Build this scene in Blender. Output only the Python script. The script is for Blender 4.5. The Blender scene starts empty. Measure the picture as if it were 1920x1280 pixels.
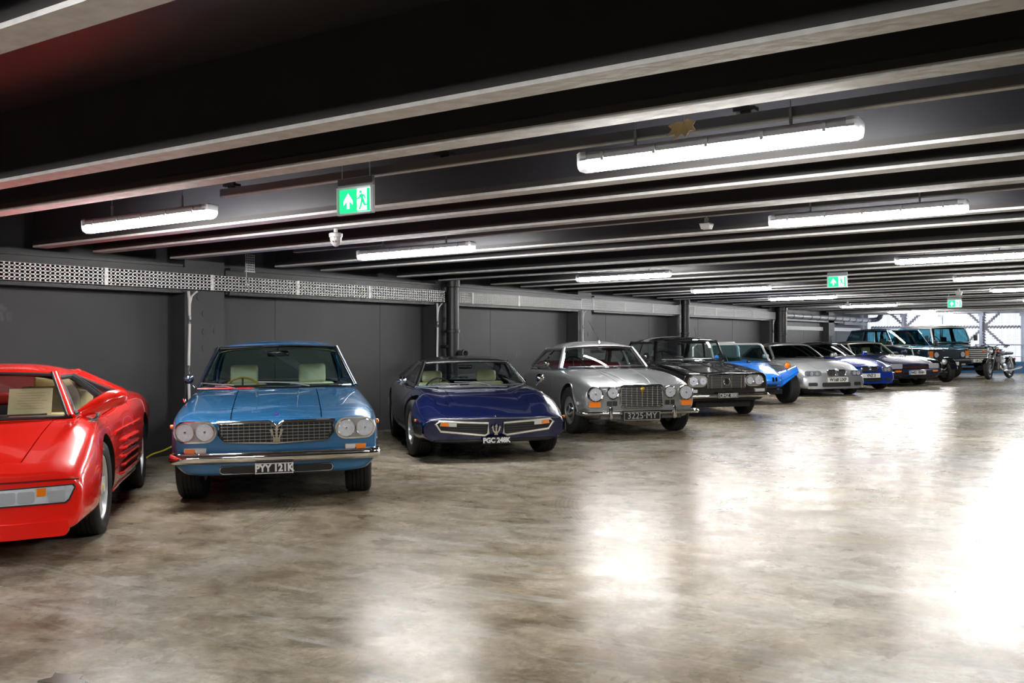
import bpy, math, random
import numpy as np
from mathutils import Matrix, Vector
random.seed(7)
PI = math.pi
SC = bpy.context.scene
COL = SC.collection

# ------------------------------------------------------------------ camera, world, exposure
TH = math.atan(1190 / 1845.0)            # the camera looks 32.8 degrees left of the hall's long axis (+Y)
SLOPE = 0.0165                           # deck and ceiling fall towards the left wall
CAM_Z = 1.36
cd = bpy.data.cameras.new('camera')
cam = bpy.data.objects.new('camera', cd); COL.objects.link(cam)
cam.location = (0, 0, CAM_Z); cam.rotation_euler = (PI / 2, 0, TH)
cd.sensor_width = 36.0; cd.lens = 36.0 * 1845 / 1920
cd.shift_y = -6 / 1920.0
cd.clip_start = 0.05; cd.clip_end = 400
SC.camera = cam
SC.view_settings.view_transform = 'Standard'
SC.view_settings.look = 'None'
SC.view_settings.gamma = 1.0
SC.view_settings.use_curve_mapping = False
SC.view_settings.exposure = 0.72
LAMP = 105.0                              # radiance of the fluorescent diffusers
world = bpy.data.worlds.new('world'); SC.world = world
world.use_nodes = True
wn = world.node_tree.nodes['Background']
wn.inputs[0].default_value = (0.72, 0.84, 1.0, 1); wn.inputs[1].default_value = 1.7
SC.cycles.use_denoising = True
SC.cycles.max_bounces = 8
SC.cycles.transparent_max_bounces = 24
SC.cycles.sample_clamp_indirect = 6.0
SC.cycles.caustics_reflective = False; SC.cycles.caustics_refractive = False

def floor_z(x): return SLOPE * (x + 6.6)
def soffit_z(x): return 2.285 + SLOPE * (x + 9.95)

# ------------------------------------------------------------------ materials
MATS = {}
def mat(name, col, rough=0.5, metal=0.0, coat=0.0, spec=0.5, emit=None, estr=1.0, trans=0.0, noise=None, bump=0.0, coat_rough=0.03):
    """Principled material; noise = (scale, amount) varies colour, bump adds fine relief."""
    if name in MATS: return MATS[name]
    m = bpy.data.materials.new(name); m.use_nodes = True
    nt = m.node_tree; b = nt.nodes['Principled BSDF']
    b.inputs['Base Color'].default_value = (*col, 1)
    b.inputs['Roughness'].default_value = rough
    b.inputs['Metallic'].default_value = metal
    b.inputs['Coat Weight'].default_value = coat
    b.inputs['Coat Roughness'].default_value = coat_rough
    b.inputs['Specular IOR Level'].default_value = spec
    b.inputs['Transmission Weight'].default_value = trans
    if emit:
        b.inputs['Emission Color'].default_value = (*emit, 1); b.inputs['Emission Strength'].default_value = estr
    if noise or bump:
        tc = nt.nodes.new('ShaderNodeTexCoord'); nz = nt.nodes.new('ShaderNodeTexNoise')
        nz.inputs['Scale'].default_value = noise[0] if noise else 60
        nz.inputs['Detail'].default_value = 5
        nt.links.new(tc.outputs['Object'], nz.inputs['Vector'])
        if noise:
            mx = nt.nodes.new('ShaderNodeMix'); mx.data_type = 'RGBA'
            a = noise[1]
            mx.inputs[6].default_value = (*[c * (1 - a) for c in col], 1)
            mx.inputs[7].default_value = (*[min(1, c * (1 + a)) for c in col], 1)
            nt.links.new(nz.outputs['Fac'], mx.inputs[0]); nt.links.new(mx.outputs[2], b.inputs['Base Color'])
        if bump:
            bp = nt.nodes.new('ShaderNodeBump'); bp.inputs['Strength'].default_value = bump; bp.inputs['Distance'].default_value = 0.01
            nt.links.new(nz.outputs['Fac'], bp.inputs['Height']); nt.links.new(bp.outputs['Normal'], b.inputs['Normal'])
    MATS[name] = m
    return m

def glass(name, tint, rough=0.0, refl=1.0):
    """Thin pane: tinted see-through with Fresnel reflection."""
    if name in MATS: return MATS[name]
    m = bpy.data.materials.new(name); m.use_nodes = True
    nt = m.node_tree; nt.nodes.clear()
    o = nt.nodes.new('ShaderNodeOutputMaterial'); mx = nt.nodes.new('ShaderNodeMixShader')
    fr = nt.nodes.new('ShaderNodeFresnel'); fr.inputs['IOR'].default_value = 1.5
    t = nt.nodes.new('ShaderNodeBsdfTransparent'); t.inputs[0].default_value = (*tint, 1)
    g = nt.nodes.new('ShaderNodeBsdfGlossy'); g.inputs['Roughness'].default_value = rough
    ge = nt.nodes.new('ShaderNodeNewGeometry'); sb = nt.nodes.new('ShaderNodeMath'); sb.operation = 'SUBTRACT'; sb.inputs[0].default_value = 1.0
    ml = nt.nodes.new('ShaderNodeMath'); ml.operation = 'MULTIPLY'   # only the outer face of a pane reflects
    nt.links.new(ge.outputs['Backfacing'], sb.inputs[1]); nt.links.new(sb.outputs[0], ml.inputs[0]); nt.links.new(fr.outputs[0], ml.inputs[1])
    nt.links.new(ml.outputs[0], mx.inputs[0]); nt.links.new(t.outputs[0], mx.inputs[1]); nt.links.new(g.outputs[0], mx.inputs[2])
    nt.links.new(mx.outputs[0], o.inputs[0])
    MATS[name] = m
    return m

def paint(name, col, metal=0.25, rough=0.32):
    return mat(name, col, rough=rough, metal=metal, coat=1.0, coat_rough=0.02)

# ------------------------------------------------------------------ mesh helpers
class MB:
    """Collects shapes and links them as ONE mesh object."""
    def __init__(s): s.v = []; s.f = []; s.m = []
    def add(s, vs, fs, mi=0):
        o = len(s.v); s.v += [tuple(p) for p in vs]
        for f in fs: s.f.append(tuple(i + o for i in f)); s.m.append(mi)
        return s
    def box(s, c, d, mi=0, M=None):
        x, y, z = d[0] / 2, d[1] / 2, d[2] / 2
        vs = [(-x, -y, -z), (x, -y, -z), (x, y, -z), (-x, y, -z), (-x, -y, z), (x, -y, z), (x, y, z), (-x, y, z)]
        vs = [Vector(p) for p in vs]
        if M is not None: vs = [M @ p for p in vs]
        vs = [p + Vector(c) for p in vs]
        return s.add(vs, [(0, 3, 2, 1), (4, 5, 6, 7), (0, 1, 5, 4), (1, 2, 6, 5), (2, 3, 7, 6), (3, 0, 4, 7)], mi)
    def rbox(s, c, d, r=0.02, mi=0, M=None, n=3):
        """Box with rounded vertical-section corners (rounded in y-z) and chamfered ends in x."""
        hx, hy, hz = d[0] / 2, d[1] / 2, d[2] / 2
        r = min(r, hy * .98, hz * .98, hx * .98)
        def ring(x, ins):
            out = []
            for cy, cz, a0 in ((hy - r, hz - r, 0), (-(hy - r), hz - r, PI / 2), (-(hy - r), -(hz - r), PI), (hy - r, -(hz - r), 1.5 * PI)):
                for k in range(n + 1):
                    a = a0 + PI / 2 * k / n
                    out.append((x, cy + (r - ins) * math.cos(a), cz + (r - ins) * math.sin(a)))
            return out
        rings = [ring(-hx, r * .7), ring(-hx + r * .3, r * .2), ring(-hx + r, 0), ring(hx - r, 0), ring(hx - r * .3, r * .2), ring(hx, r * .7)]
        N = len(rings[0]); vs = [Vector(p) for q in rings for p in q]
        if M is not None: vs = [M @ p for p in vs]
        vs = [p + Vector(c) for p in vs]
        fs = []
        for i in range(len(rings) - 1):
            for j in range(N):
                k = (j + 1) % N
                fs.append((i * N + j, i * N + k, (i + 1) * N + k, (i + 1) * N + j))
        fs.append(tuple(range(N - 1, -1, -1))); fs.append(tuple((len(rings) - 1) * N + j for j in range(N)))
        return s.add(vs, fs, mi)
    def tube(s, path, r, n=8, closed=False, mi=0, flat=None, up=(0, 0, 1)):
        """Sweep a circle (or ellipse flat=(side, up)) along a path."""
        P = [Vector(p) for p in path]; K = len(P); up = Vector(up)
        rs = r if isinstance(r, (list, tuple)) else [r] * K
        vs = []
        for i in range(K):
            a = P[(i - 1) % K] if (closed or i > 0) else P[i]
            b = P[(i + 1) % K] if (closed or i < K - 1) else P[i]
            t = (b - a).normalized()
            sd = t.cross(up)
            if sd.length < 1e-4: sd = t.cross(Vector((1, 0, 0)))
            sd.normalize(); u = sd.cross(t).normalized()
            for k in range(n):
                an = 2 * PI * (k + .5) / n
                ra, rb = (rs[i], rs[i]) if flat is None else flat
                vs.append(P[i] + sd * math.cos(an) * ra + u * math.sin(an) * rb)
        fs = []
        for i in range(K if closed else K - 1):
            j = (i + 1) % K
            for k in range(n):
                l = (k + 1) % n
                fs.append((i * n + k, i * n + l, j * n + l, j * n + k))
        if not closed:
            fs.append(tuple(range(n - 1, -1, -1))); fs.append(tuple((K - 1) * n + k for k in range(n)))
        return s.add(vs, fs, mi)
    def sweep(s, path, sec, mi=0, closed_sec=True):
        """Sweep a section [(outward, up)] along a horizontal path; outward = right-hand side of travel."""
        P = [Vector(p) for p in path]; K = len(P); n = len(sec); vs = []
        for i in range(K):
            t = P[min(i + 1, K - 1)] - P[max(i - 1, 0)]; t.z = 0; t.normalize()
            o = Vector((t.y, -t.x, 0))
            for a, b in sec: vs.append(P[i] + o * a + Vector((0, 0, b)))
        fs = []
        for i in range(K - 1):
            for k in range(n):
                l = (k + 1) % n
                fs.append((i * n + k, (i + 1) * n + k, (i + 1) * n + l, i * n + l))
        fs.append(tuple(range(n))); fs.append(tuple((K - 1) * n + k for k in range(n - 1, -1, -1)))
        return s.add(vs, fs, mi)
    def lathe(s, prof, c=(0, 0, 0), axis='y', n=24, mi=0, M=None, closed=False, cap=True):
        """Revolve [(radius, height)] about an axis through c."""
        vs = []; K = len(prof)
        for r, h in prof:
            for k in range(n):
                a = 2 * PI * k / n; p, q = r * math.cos(a), r * math.sin(a)
                v = Vector((h, p, q) if axis == 'x' else (p, h, q) if axis == 'y' else (p, q, h))
                if M is not None: v = M @ v
                vs.append(v + Vector(c))
        fs = []
        for i in range(K if closed else K - 1):
            ii = (i + 1) % K
            for k in range(n):
                l = (k + 1) % n
                fs.append((i * n + k, i * n + l, ii * n + l, ii * n + k))
        if not closed and cap:
            if prof[0][0] > 1e-6: fs.append(tuple(range(n - 1, -1, -1)))
            if prof[-1][0] > 1e-6: fs.append(tuple((K - 1) * n + k for k in range(n)))
        return s.add(vs, fs, mi)
    def prism(s, poly, f, d0, d1, mi=0):
        """Extrude polygon [(a, b)] between depths d0 and d1; f(a, b, d) gives the 3-D point."""
        n = len(poly)
        vs = [f(a, b, d0) for a, b in poly] + [f(a, b, d1) for a, b in poly]
        fs = [tuple(range(n - 1, -1, -1)), tuple(range(n, 2 * n))]
        for k in range(n): l = (k + 1) % n; fs.append((k, l, n + l, n + k))
        return s.add(vs, fs, mi)
    def patch(s, P, th=0.0, mi=0):
        """Grid of points P[i][j]; th > 0 makes it a slab by offsetting along normals."""
        P = [[Vector(p) for p in r] for r in P]; a, b = len(P), len(P[0])
        vs = [p for r in P for p in r]
        fs = [(i * b + j, i * b + j + 1, (i + 1) * b + j + 1, (i + 1) * b + j) for i in range(a - 1) for j in range(b - 1)]
        if th:
            N = a * b
            for i in range(a):
                for j in range(b):
                    du = P[min(i + 1, a - 1)][j] - P[max(i - 1, 0)][j]; dv = P[i][min(j + 1, b - 1)] - P[i][max(j - 1, 0)]
                    nn = du.cross(dv)
                    if nn.length > 1e-9: nn.normalize()
                    vs.append(P[i][j] + nn * th)
            fs += [tuple(N + k for k in reversed(f)) for f in fs[:]]
            for i in range(a - 1):
                for j in (0, b - 1):
                    q = (i * b + j, (i + 1) * b + j, N + (i + 1) * b + j, N + i * b + j); fs.append(q if j == 0 else q[::-1])
            for j in range(b - 1):
                for i in (0, a - 1):
                    q = (i * b + j + 1, i * b + j, N + i * b + j, N + i * b + j + 1); fs.append(q if i == 0 else q[::-1])
        return s.add(vs, fs, mi)
    def build(s, name, mats, parent=None, smooth=40, fix=False):
        me = bpy.data.meshes.new(name); me.from_pydata([tuple(p) for p in s.v], [], s.f)
        if not isinstance(mats, (list, tuple)): mats = [mats]
        for m in mats: me.materials.append(m)
        if len(mats) > 1: me.polygons.foreach_set('material_index', s.m)
        if fix:
            import bmesh
            bm = bmesh.new(); bm.from_mesh(me); bmesh.ops.remove_doubles(bm, verts=bm.verts, dist=1e-5)
            bmesh.ops.recalc_face_normals(bm, faces=bm.faces); bm.to_mesh(me); bm.free()
        if smooth: me.shade_smooth(); me.set_sharp_from_angle(angle=math.radians(smooth))
        o = bpy.data.objects.new(name, me); COL.objects.link(o)
        if parent is not None: o.parent = parent
        return o

def thing(name, label, cat, loc=(0, 0, 0), rz=0.0, group=None, tilt=True):
    o = bpy.data.objects.new(name, None); COL.objects.link(o)
    o.empty_display_size = .2
    R = Matrix.Rotation(-math.atan(SLOPE) if tilt else 0, 3, 'Y') @ Matrix.Rotation(rz, 3, 'Z')
    o.location = loc; o.rotation_euler = R.to_euler()
    return tag(o, label, cat, group)
def tag(o, label, cat, group=None):
    o['label'] = label; o['category'] = cat
    if group: o['group'] = group
    return o
def struct(o):
    o['kind'] = 'structure'; return o
def copy_tree(o, parent=None):
    c = o.copy(); COL.objects.link(c); c.parent = parent
    for ch in o.children: copy_tree(ch, c)
    return c

_tc = {}
def text(s, size, name, m, parent, M, bold=0.0, depth=0.002, spacing=1.0, squash=1.0):
    """Lettering as a mesh, centred, in the local xy plane of M."""
    cu = bpy.data.curves.new(name, 'FONT'); cu.body = s; cu.size = size; cu.align_x = 'CENTER'; cu.align_y = 'CENTER'
    cu.extrude = depth; cu.offset = bold; cu.space_character = spacing; cu.resolution_u = 3
    t = bpy.data.objects.new(name + '_tmp', cu); COL.objects.link(t)
    dg = bpy.context.evaluated_depsgraph_get()
    me = bpy.data.meshes.new_from_object(t.evaluated_get(dg))
    bpy.data.objects.remove(t); bpy.data.curves.remove(cu)
    me.transform(M @ Matrix.Diagonal((squash, 1, 1, 1)))
    me.materials.clear(); me.materials.append(m); me.name = name
    o = bpy.data.objects.new(name, me); COL.objects.link(o); o.parent = parent
    return o

# ------------------------------------------------------------------ car kit (x forward from the front axle, y to the car's left, z up)
def pchip(xs, ys, q):
    xs = np.asarray(xs, float); ys = np.asarray(ys, float)
    h = np.diff(xs); d = np.diff(ys, axis=0) / h[:, None]
    m = np.zeros_like(ys)
    for i in range(1, len(xs) - 1):
        w1, w2 = 2 * h[i] + h[i - 1], h[i] + 2 * h[i - 1]
        same = (d[i - 1] * d[i]) > 0
        with np.errstate(divide='ignore', invalid='ignore'):
            v = (w1 + w2) / (w1 / d[i - 1] + w2 / d[i])
        m[i] = np.where(same, v, 0)
    m[0] = d[0]; m[-1] = d[-1]
    out = []
    for x in q:
        i = int(np.clip(np.searchsorted(xs, x) - 1, 0, len(xs) - 2)); t = (x - xs[i]) / h[i]
        out.append((2 * t**3 - 3 * t**2 + 1) * ys[i] + (t**3 - 2 * t**2 + t) * h[i] * m[i] + (-2 * t**3 + 3 * t**2) * ys[i + 1] + (t**3 - t**2) * h[i] * m[i + 1])
    return np.array(out)

def islands(sel, polys):
    """Faces grouped into connected pieces."""
    own = {}
    for i in sel:
        for v in polys[i]: own.setdefault(v, []).append(i)
    seen = set(); out = []
    for i in sel:
        if i in seen: continue
        g = []; st = [i]; seen.add(i)
        while st:
            k = st.pop(); g.append(k)
            for v in polys[k]:
                for j in own[v]:
                    if j not in seen: seen.add(j); st.append(j)
        out.append(g)
    return [g for g in out if len(g) > 2]

SEG = 4
def ring(P, rad):
    """Round a 8-point half section; returns points and, for every span, its section number."""
    pts = [P[0]]; lab = []
    for k in range(1, 7):
        a = P[k] + (P[k - 1] - P[k]) * rad[k]; b = P[k] + (P[k + 1] - P[k]) * rad[k]
        if k in (1, 3, 4, 7): pts.append((pts[-1] + a) / 2); lab.append(k - 1)
        pts.append(a); lab.append(k - 1)
        for s in range(1, SEG + 1):
            t = s / SEG; pts.append(a * (1 - t)**2 + P[k] * 2 * t * (1 - t) + b * t * t); lab.append(k - .5)
    pts.append((pts[-1] + P[7]) / 2); lab.append(6); pts.append(P[7]); lab.append(6)
    return np.array(pts), lab

class Car:
    """Lofted body with wheel arches, glasshouse, wheels and the helpers that seat trim on its nose."""
    def __init__(s, root, st, rad, bow=0.1, rake=0.0, zr=0.5, nose=0.05, tail=0.05, blend=0.6):
        s.root = root; s.st = sorted(st); s.rad = rad; s.bow, s.rake, s.zr, s.nose, s.tail, s.blend = bow, rake, zr, nose, tail, blend
        s.xs = [q[0] for q in s.st]; s.xf = s.xs[-1]; s.xr = s.xs[0]
        s.cols = np.array([q[1:] for q in s.st], float)
    def P(s, row):
        zb, wb, w1, z1, w2, z2, w3, z3, w4, z4, w5, z5, z6 = row
        return np.array([(0, zb), (wb, zb), (w1, z1), (w2, z2), (w3, z3), (w4, z4), (w5, z5), (0, z6)], float)
    def front(s, y, z): return s.xf - s.bow * y * y - s.rake * (z - s.zr)
    def top(s, x, y):
        P, _ = ring(s.P(pchip(s.xs, s.cols, [min(max(x, s.xr), s.xf)])[0]), s.rad)
        q = [p for p in P[::-1]]; y = abs(y)
        for a, b in zip(q, q[1:]):
            if a[0] <= y <= b[0] + 1e-9: return a[1] + (b[1] - a[1]) * (y - a[0]) / max(1e-6, b[0] - a[0])
        return q[0][1]
    def side(s, x, z):
        P, _ = ring(s.P(pchip(s.xs, s.cols, [x])[0]), s.rad); best = 0
        for a, b in zip(P, P[1:]):
            lo, hi = sorted((a[1], b[1]))
            if lo <= z <= hi and hi > lo: best = max(best, a[0] + (b[0] - a[0]) * (z - a[1]) / (b[1] - a[1]))
        return best
    def body(s, mats, zones, cabin, arches, step=0.06, gap=0.004, low=None):
        """mats: body, hood, doors, well.  zones: [(name, sec_lo, sec_hi, x0, x1, mat)] cut out as parts of their own."""
        n = max(2, int((s.xf - s.xr) / step)); xs = set(np.linspace(s.xr, s.xf, n).round(4))
        for z in zones: xs |= {z[3], z[4]}
        xs |= set(cabin[:2]); xs = sorted(x for x in xs if s.xr <= x <= s.xf)
        rows = pchip(s.xs, s.cols, xs); rings = []; lab = None
        for x, r in zip(xs, rows):
            p, lab = ring(s.P(r), s.rad); rings.append((x, p))
        def ends(e, last, sgn):
            x, p = last; hw = p[:, 0].max(); zc = (p[:, 1].max() + p[:, 1].min()) / 2; hz = (p[:, 1].max() - p[:, 1].min()) / 2
            out = []
            for k in range(1, 5):
                f = PI / 2 * k / 4; d = e * (1 - math.cos(f)); q = p.copy()
                q[:, 0] *= 1 - d / hw; q[:, 1] = zc + (q[:, 1] - zc) * (1 - d / hz); out.append((x + sgn * e * math.sin(f), q))
            return out
        fr = ends(s.nose, (xs[-1] - s.nose, rings[-1][1]), 1); rr = ends(s.tail, (xs[0] + s.tail, rings[0][1]), -1)
        rings = rr[::-1] + [q for q in rings if xs[0] + s.tail <= q[0] <= xs[-1] - s.nose] + fr
        def pt(x, y, z):
            t = min(1, max(0, (x - (s.xf - s.blend)) / s.blend)); t = t * t * (3 - 2 * t)
            return (x - t * (s.bow * y * y + s.rake * (z - s.zr)), y, z)
        X = [q[0] for q in rings]; R = len(lab) + 1; vs = []; fs = []; ms = []
        for x, p in rings: vs += [pt(x, y, z) for y, z in p]
        slot = {}
        names = ['body'] + [z[0] for z in zones]
        for i in range(len(X) - 1):
            xm = (X[i] + X[i + 1]) / 2
            for j in range(R - 1):
                mi = 0
                for k, z in enumerate(zones):
                    if z[1] <= lab[j] <= z[2] and z[3] - 1e-6 <= xm <= z[4] + 1e-6: mi = k + 1
                if cabin[0] < xm < cabin[1] and lab[j] >= cabin[2]: mi = 98
                if low and lab[j] <= low[0] and mi == 0: mi = 97
                fs.append((i * R + j, i * R + j + 1, (i + 1) * R + j + 1, (i + 1) * R + j)); ms.append(mi)
        for e, (x, p) in ((0, rings[0]), (len(X) - 1, rings[-1])):
            o = len(vs); mcol = 6
            for j in range(R):
                for k in range(mcol + 1): vs.append(pt(x, p[j][0] * k / mcol, p[j][1]))
            for j in range(R - 1):
                for k in range(mcol): fs.append((o + j * (mcol + 1) + k, o + j * (mcol + 1) + k + 1, o + (j + 1) * (mcol + 1) + k + 1, o + (j + 1) * (mcol + 1) + k)); ms.append(97 if (low and lab[j] <= low[0]) else 0)
        N = len(vs); vs += [(x, -y, z) for x, y, z in vs]; F = len(fs)
        fs += [tuple(N + i for i in f[::-1]) for f in fs]; ms += ms
        import bmesh
        me = bpy.data.meshes.new('shell'); me.from_pydata(vs, [], fs)
        for k in range(100): me.materials.append(None)
        me.polygons.foreach_set('material_index', ms)
        bm = bmesh.new(); bm.from_mesh(me); bmesh.ops.remove_doubles(bm, verts=bm.verts, dist=1e-5)
        bmesh.ops.dissolve_degenerate(bm, edges=bm.edges, dist=1e-6)
        bmesh.ops.recalc_face_normals(bm, faces=bm.faces); bm.to_mesh(me); bm.free()
        sh = bpy.data.objects.new('shell', me); COL.objects.link(sh)
        if arches:
            cut = MB()
            for ax, az, r, yin in arches:
                for sg in (1, -1):
                    cut.lathe([(0, 0), (r, 0), (r, .7), (0, .7)], c=(ax, sg * yin if sg > 0 else -yin - .7, az), axis='y', n=36)
            co = cut.build('cutter', [None], None, smooth=0, fix=True)
            co.data.polygons.foreach_set('material_index', [99] * len(co.data.polygons))
            for k in range(99): co.data.materials.append(None)
            md = sh.modifiers.new('b', 'BOOLEAN'); md.object = co; md.operation = 'DIFFERENCE'; md.solver = 'EXACT'
            if hasattr(md, 'material_mode'): md.material_mode = 'INDEX'
            cut_faces = len(co.data.polygons)
            dg = bpy.context.evaluated_depsgraph_get(); dg.update()
            me2 = bpy.data.meshes.new_from_object(sh.evaluated_get(dg))
            bpy.data.objects.remove(sh); bpy.data.objects.remove(co); me = me2
        else: bpy.data.objects.remove(sh)
        idx = np.zeros(len(me.polygons), int); me.polygons.foreach_get('material_index', idx)
        V = [v.co.copy() for v in me.vertices]; nv = [v.normal.copy() for v in me.vertices]; polys = [tuple(p.vertices) for p in me.polygons]
        cen = [p.center.copy() for p in me.polygons]
        allp = list(zip(names + ['lower_panel', 'wheel_well'], list(range(len(names))) + [97, 99], [mats['body']] + [z[5] for z in zones] + [low[1] if low else None, mats['well']]))
        for nm, k, mm in allp:
            sel = [i for i in range(len(polys)) if idx[i] == k]
            if not sel: continue
            groups = [sel] if nm == 'body' else islands(sel, polys)
            for g in groups:
                if not g: continue
                mp = {}; vv = []; ff = []; ec = {}; lk = {}
                for i in g:
                    f = []
                    for a in polys[i]:
                        if a not in mp: mp[a] = len(vv); vv.append(V[a].copy())
                        f.append(mp[a]); lk.setdefault(mp[a], []).append(cen[i])
                    ff.append(tuple(f))
                    for a, b in zip(f, f[1:] + f[:1]):
                        e = (min(a, b), max(a, b)); ec[e] = ec.get(e, 0) + 1
                inv = {b: a for a, b in mp.items()}
                bd = [e for e, c in ec.items() if c == 1]
                if nm != 'wheel_well' and bd:
                    bv = {}
                    base = {a: vv[a].copy() for e in bd for a in e}
                    for a in base:
                        c = sum(lk[a], Vector()) / len(lk[a]) - base[a]
                        if c.length > 1e-6 and len(zones): vv[a] = base[a] + c.normalized() * min(gap, c.length * .4)
                    for a in base:
                        bv[a] = len(vv); vv.append(vv[a] - nv[inv[a]] * .014)
                    # skirt so that panel edges have depth
                    orient = set()
                    for f in ff:
                        for a, b in zip(f, f[1:] + f[:1]): orient.add((a, b))
                    for a, b in bd:
                        ff.append((b, a, bv[a], bv[b]) if (a, b) in orient else (a, b, bv[b], bv[a]))
                B = MB(); B.v = [tuple(p) for p in vv]; B.f = ff; B.m = [0] * len(ff)
                B.build(nm, mm, s.root, smooth=38)
        return s
    # ---- glasshouse
    def cabin(s, g):
        """g: windscreen/backlight corner data, pillars and materials."""
        L = lambda a, b, t: a + (b - a) * t
        bx, bcx, bz, bw = g['wb']; tx, tcx, tz, tw = g['wt']; rx, rcx, rz, rw = g['rt']; qx, qcx, qz, qw = g['rb']
        M = g['mats']; cr = g.get('crown', .045); th = g.get('pillar', .028)
        bot = lambda u: Vector((L(bx, bcx, u * u), u * bw, bz)); top = lambda u: Vector((L(tx, tcx, u * u), u * tw, tz + cr * .35 * (1 - u * u)))
        rtop = lambda u: Vector((L(rx, rcx, u * u), u * rw, rz + cr * .35 * (1 - u * u))); rbot = lambda u: Vector((L(qx, qcx, u * u), u * qw, qz))
        def scr(A, B, bulge, ins=0.0):
            rows = []
            for i in range(7):
                v = L(.02, .98, i / 6)
                rows.append([A(u) * (1 - v) + B(u) * v + Vector((bulge * 4 * v * (1 - v), 0, abs(bulge) * v * (1 - v))) for u in np.linspace(-.97, .97, 13)])
            return rows
        MB().patch(scr(bot, top, .03), .004).build('windscreen', M['glass'], s.root)
        if g.get('rear', True): MB().patch(scr(rbot, rtop, -.03), .004).build('rear_window', M['glass'], s.root)
        # roof
        R = []
        for i in range(13):
            v = i / 12; row = []
            for u in np.linspace(-1, 1, 17):
                p = top(u) * (1 - v) + rtop(u) * v
                w = L(tw, rw, v) + g.get('tumble', .012) * math.sin(PI * v); p.y = u * w
                p.z += cr * (1 - u**4) * math.sin(PI * (.08 + .84 * v)) * .9 - .012 * u**8
                row.append(p)
            R.append(row)
        MB().patch(R[::-1], .018).build('roof', M['roof'], s.root, smooth=50)
        MB().patch([[p - Vector((0, 0, .03)) for p in r] for r in R], .004).build('headlining', M.get('lining', M['trim']), s.root)
        # pillars
        fr = MB()
        for sg in (1, -1):
            fr.tube([bot(sg) * (1 - t) + top(sg) * t for t in np.linspace(0, 1, 6)], th, n=14, flat=(th, th * .9))
            rail = [R[i][0 if sg < 0 else -1] for i in range(13)]; fr.tube(rail, th * .85, n=12)
        fr.tube([top(u) for u in np.linspace(-1, 1, 11)], th * .75, n=12)
        if g.get('rear', True):
            fr.tube([rtop(u) for u in np.linspace(-1, 1, 11)], th * .75, n=8)
            for sg in (1, -1): fr.tube([rbot(sg) * (1 - t) + rtop(sg) * t for t in np.linspace(0, 1, 6)], th, n=8)
        fr.build('pillar_frame', M['frame'], s.root)
        tr = MB(); tr.tube([bot(u) + Vector((.004, 0, .004)) for u in np.linspace(-1, 1, 15)], .012, n=6)
        if g.get('wtrim'):
            for sg in (1, -1): tr.tube([(bot(sg * .965) * (1 - t) + top(sg * .965) * t) + Vector((.02, 0, .012)) for t in np.linspace(0, 1, 6)], .010, n=6)
            tr.tube([top(u) + Vector((.022, 0, -.004)) for u in np.linspace(-.97, .97, 11)], .010, n=6)
        tr.build('windscreen_trim', M['trim'], s.root)
        # sides
        bulge = g.get('bulge', .02)
        for sg in (1, -1):
            def S(u, v):
                a = bot(sg) * (1 - u) + rbot(sg) * u; b = R[0][-1 if sg > 0 else 0] * (1 - u) + R[12][-1 if sg > 0 else 0] * u
                a.y += sg * g.get('belt', .03) * 4 * u * (1 - u); a.z += g.get('beltz', 0) * 4 * u * (1 - u)
                b.z += g.get('rail', .03) * 4 * u * (1 - u); b.y += sg * .01 * 4 * u * (1 - u)
                p = a * (1 - v) + b * v; p.y += sg * bulge * 4 * v * (1 - v); return p
            def strip(u0, u1, v0=0, v1=1, n=6, off=0):
                return [[S(L(u0(v), u1(v), i / n), v) + Vector((0, sg * off, 0)) for v in np.linspace(v0, v1, 7)] for i in range(n + 1)]
            cuts = g['posts']; us = [0.0] + [c[0] for c in cuts] + [g['c0']]
            for k in range(len(us) - 1):
                pt_ = strip(lambda v, k=k: us[k] + .02 + (cuts[k - 1][1] if k else 0) / 2, lambda v, k=k: us[k + 1] - (cuts[k][1] / 2 if k < len(cuts) else 0) + (g.get('c_lean', 0) * (v - .5) if k == len(us) - 2 else 0), .06, .95)
                MB().patch(pt_ if sg < 0 else pt_[::-1], .004).build('side_window', M['glass'], s.root)
                edge = [p[0] for p in pt_] + pt_[-1][1:] + [p[-1] for p in pt_[::-1]][1:] + pt_[0][::-1][1:-1]
                MB().tube(edge, g.get('wframe', .009), n=6, closed=True, up=(0, 1, 0)).build('window_frame', M['trim'], s.root)
            for u, w in cuts:
                p = strip(lambda v: u - w / 2, lambda v: u + w / 2, 0, 1, 2, -.004)
                MB().patch(p if sg < 0 else p[::-1], .02).build('door_pillar', M['post'], s.root)
            if g['c0'] < .97:
                p = strip(lambda v: g['c0'] + g.get('c_lean', 0) * (v - .5) + .01, lambda v: 1.0)
                MB().patch(p if sg < 0 else p[::-1], .02).build('rear_pillar', M['roofside'], s.root)
            b = [S(u, 0) + Vector((0, 0, -.004)) for u in np.linspace(0, 1, 14)]
            MB().tube(b, .011, n=6).build('waist_trim', M['trim'], s.root)
            a = strip(lambda v: 0, lambda v: g['c0'] - .01, 0, .06, 8, -.012)
            MB().patch(a if sg < 0 else a[::-1], .012).build('window_sill', M['post'], s.root)
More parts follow.
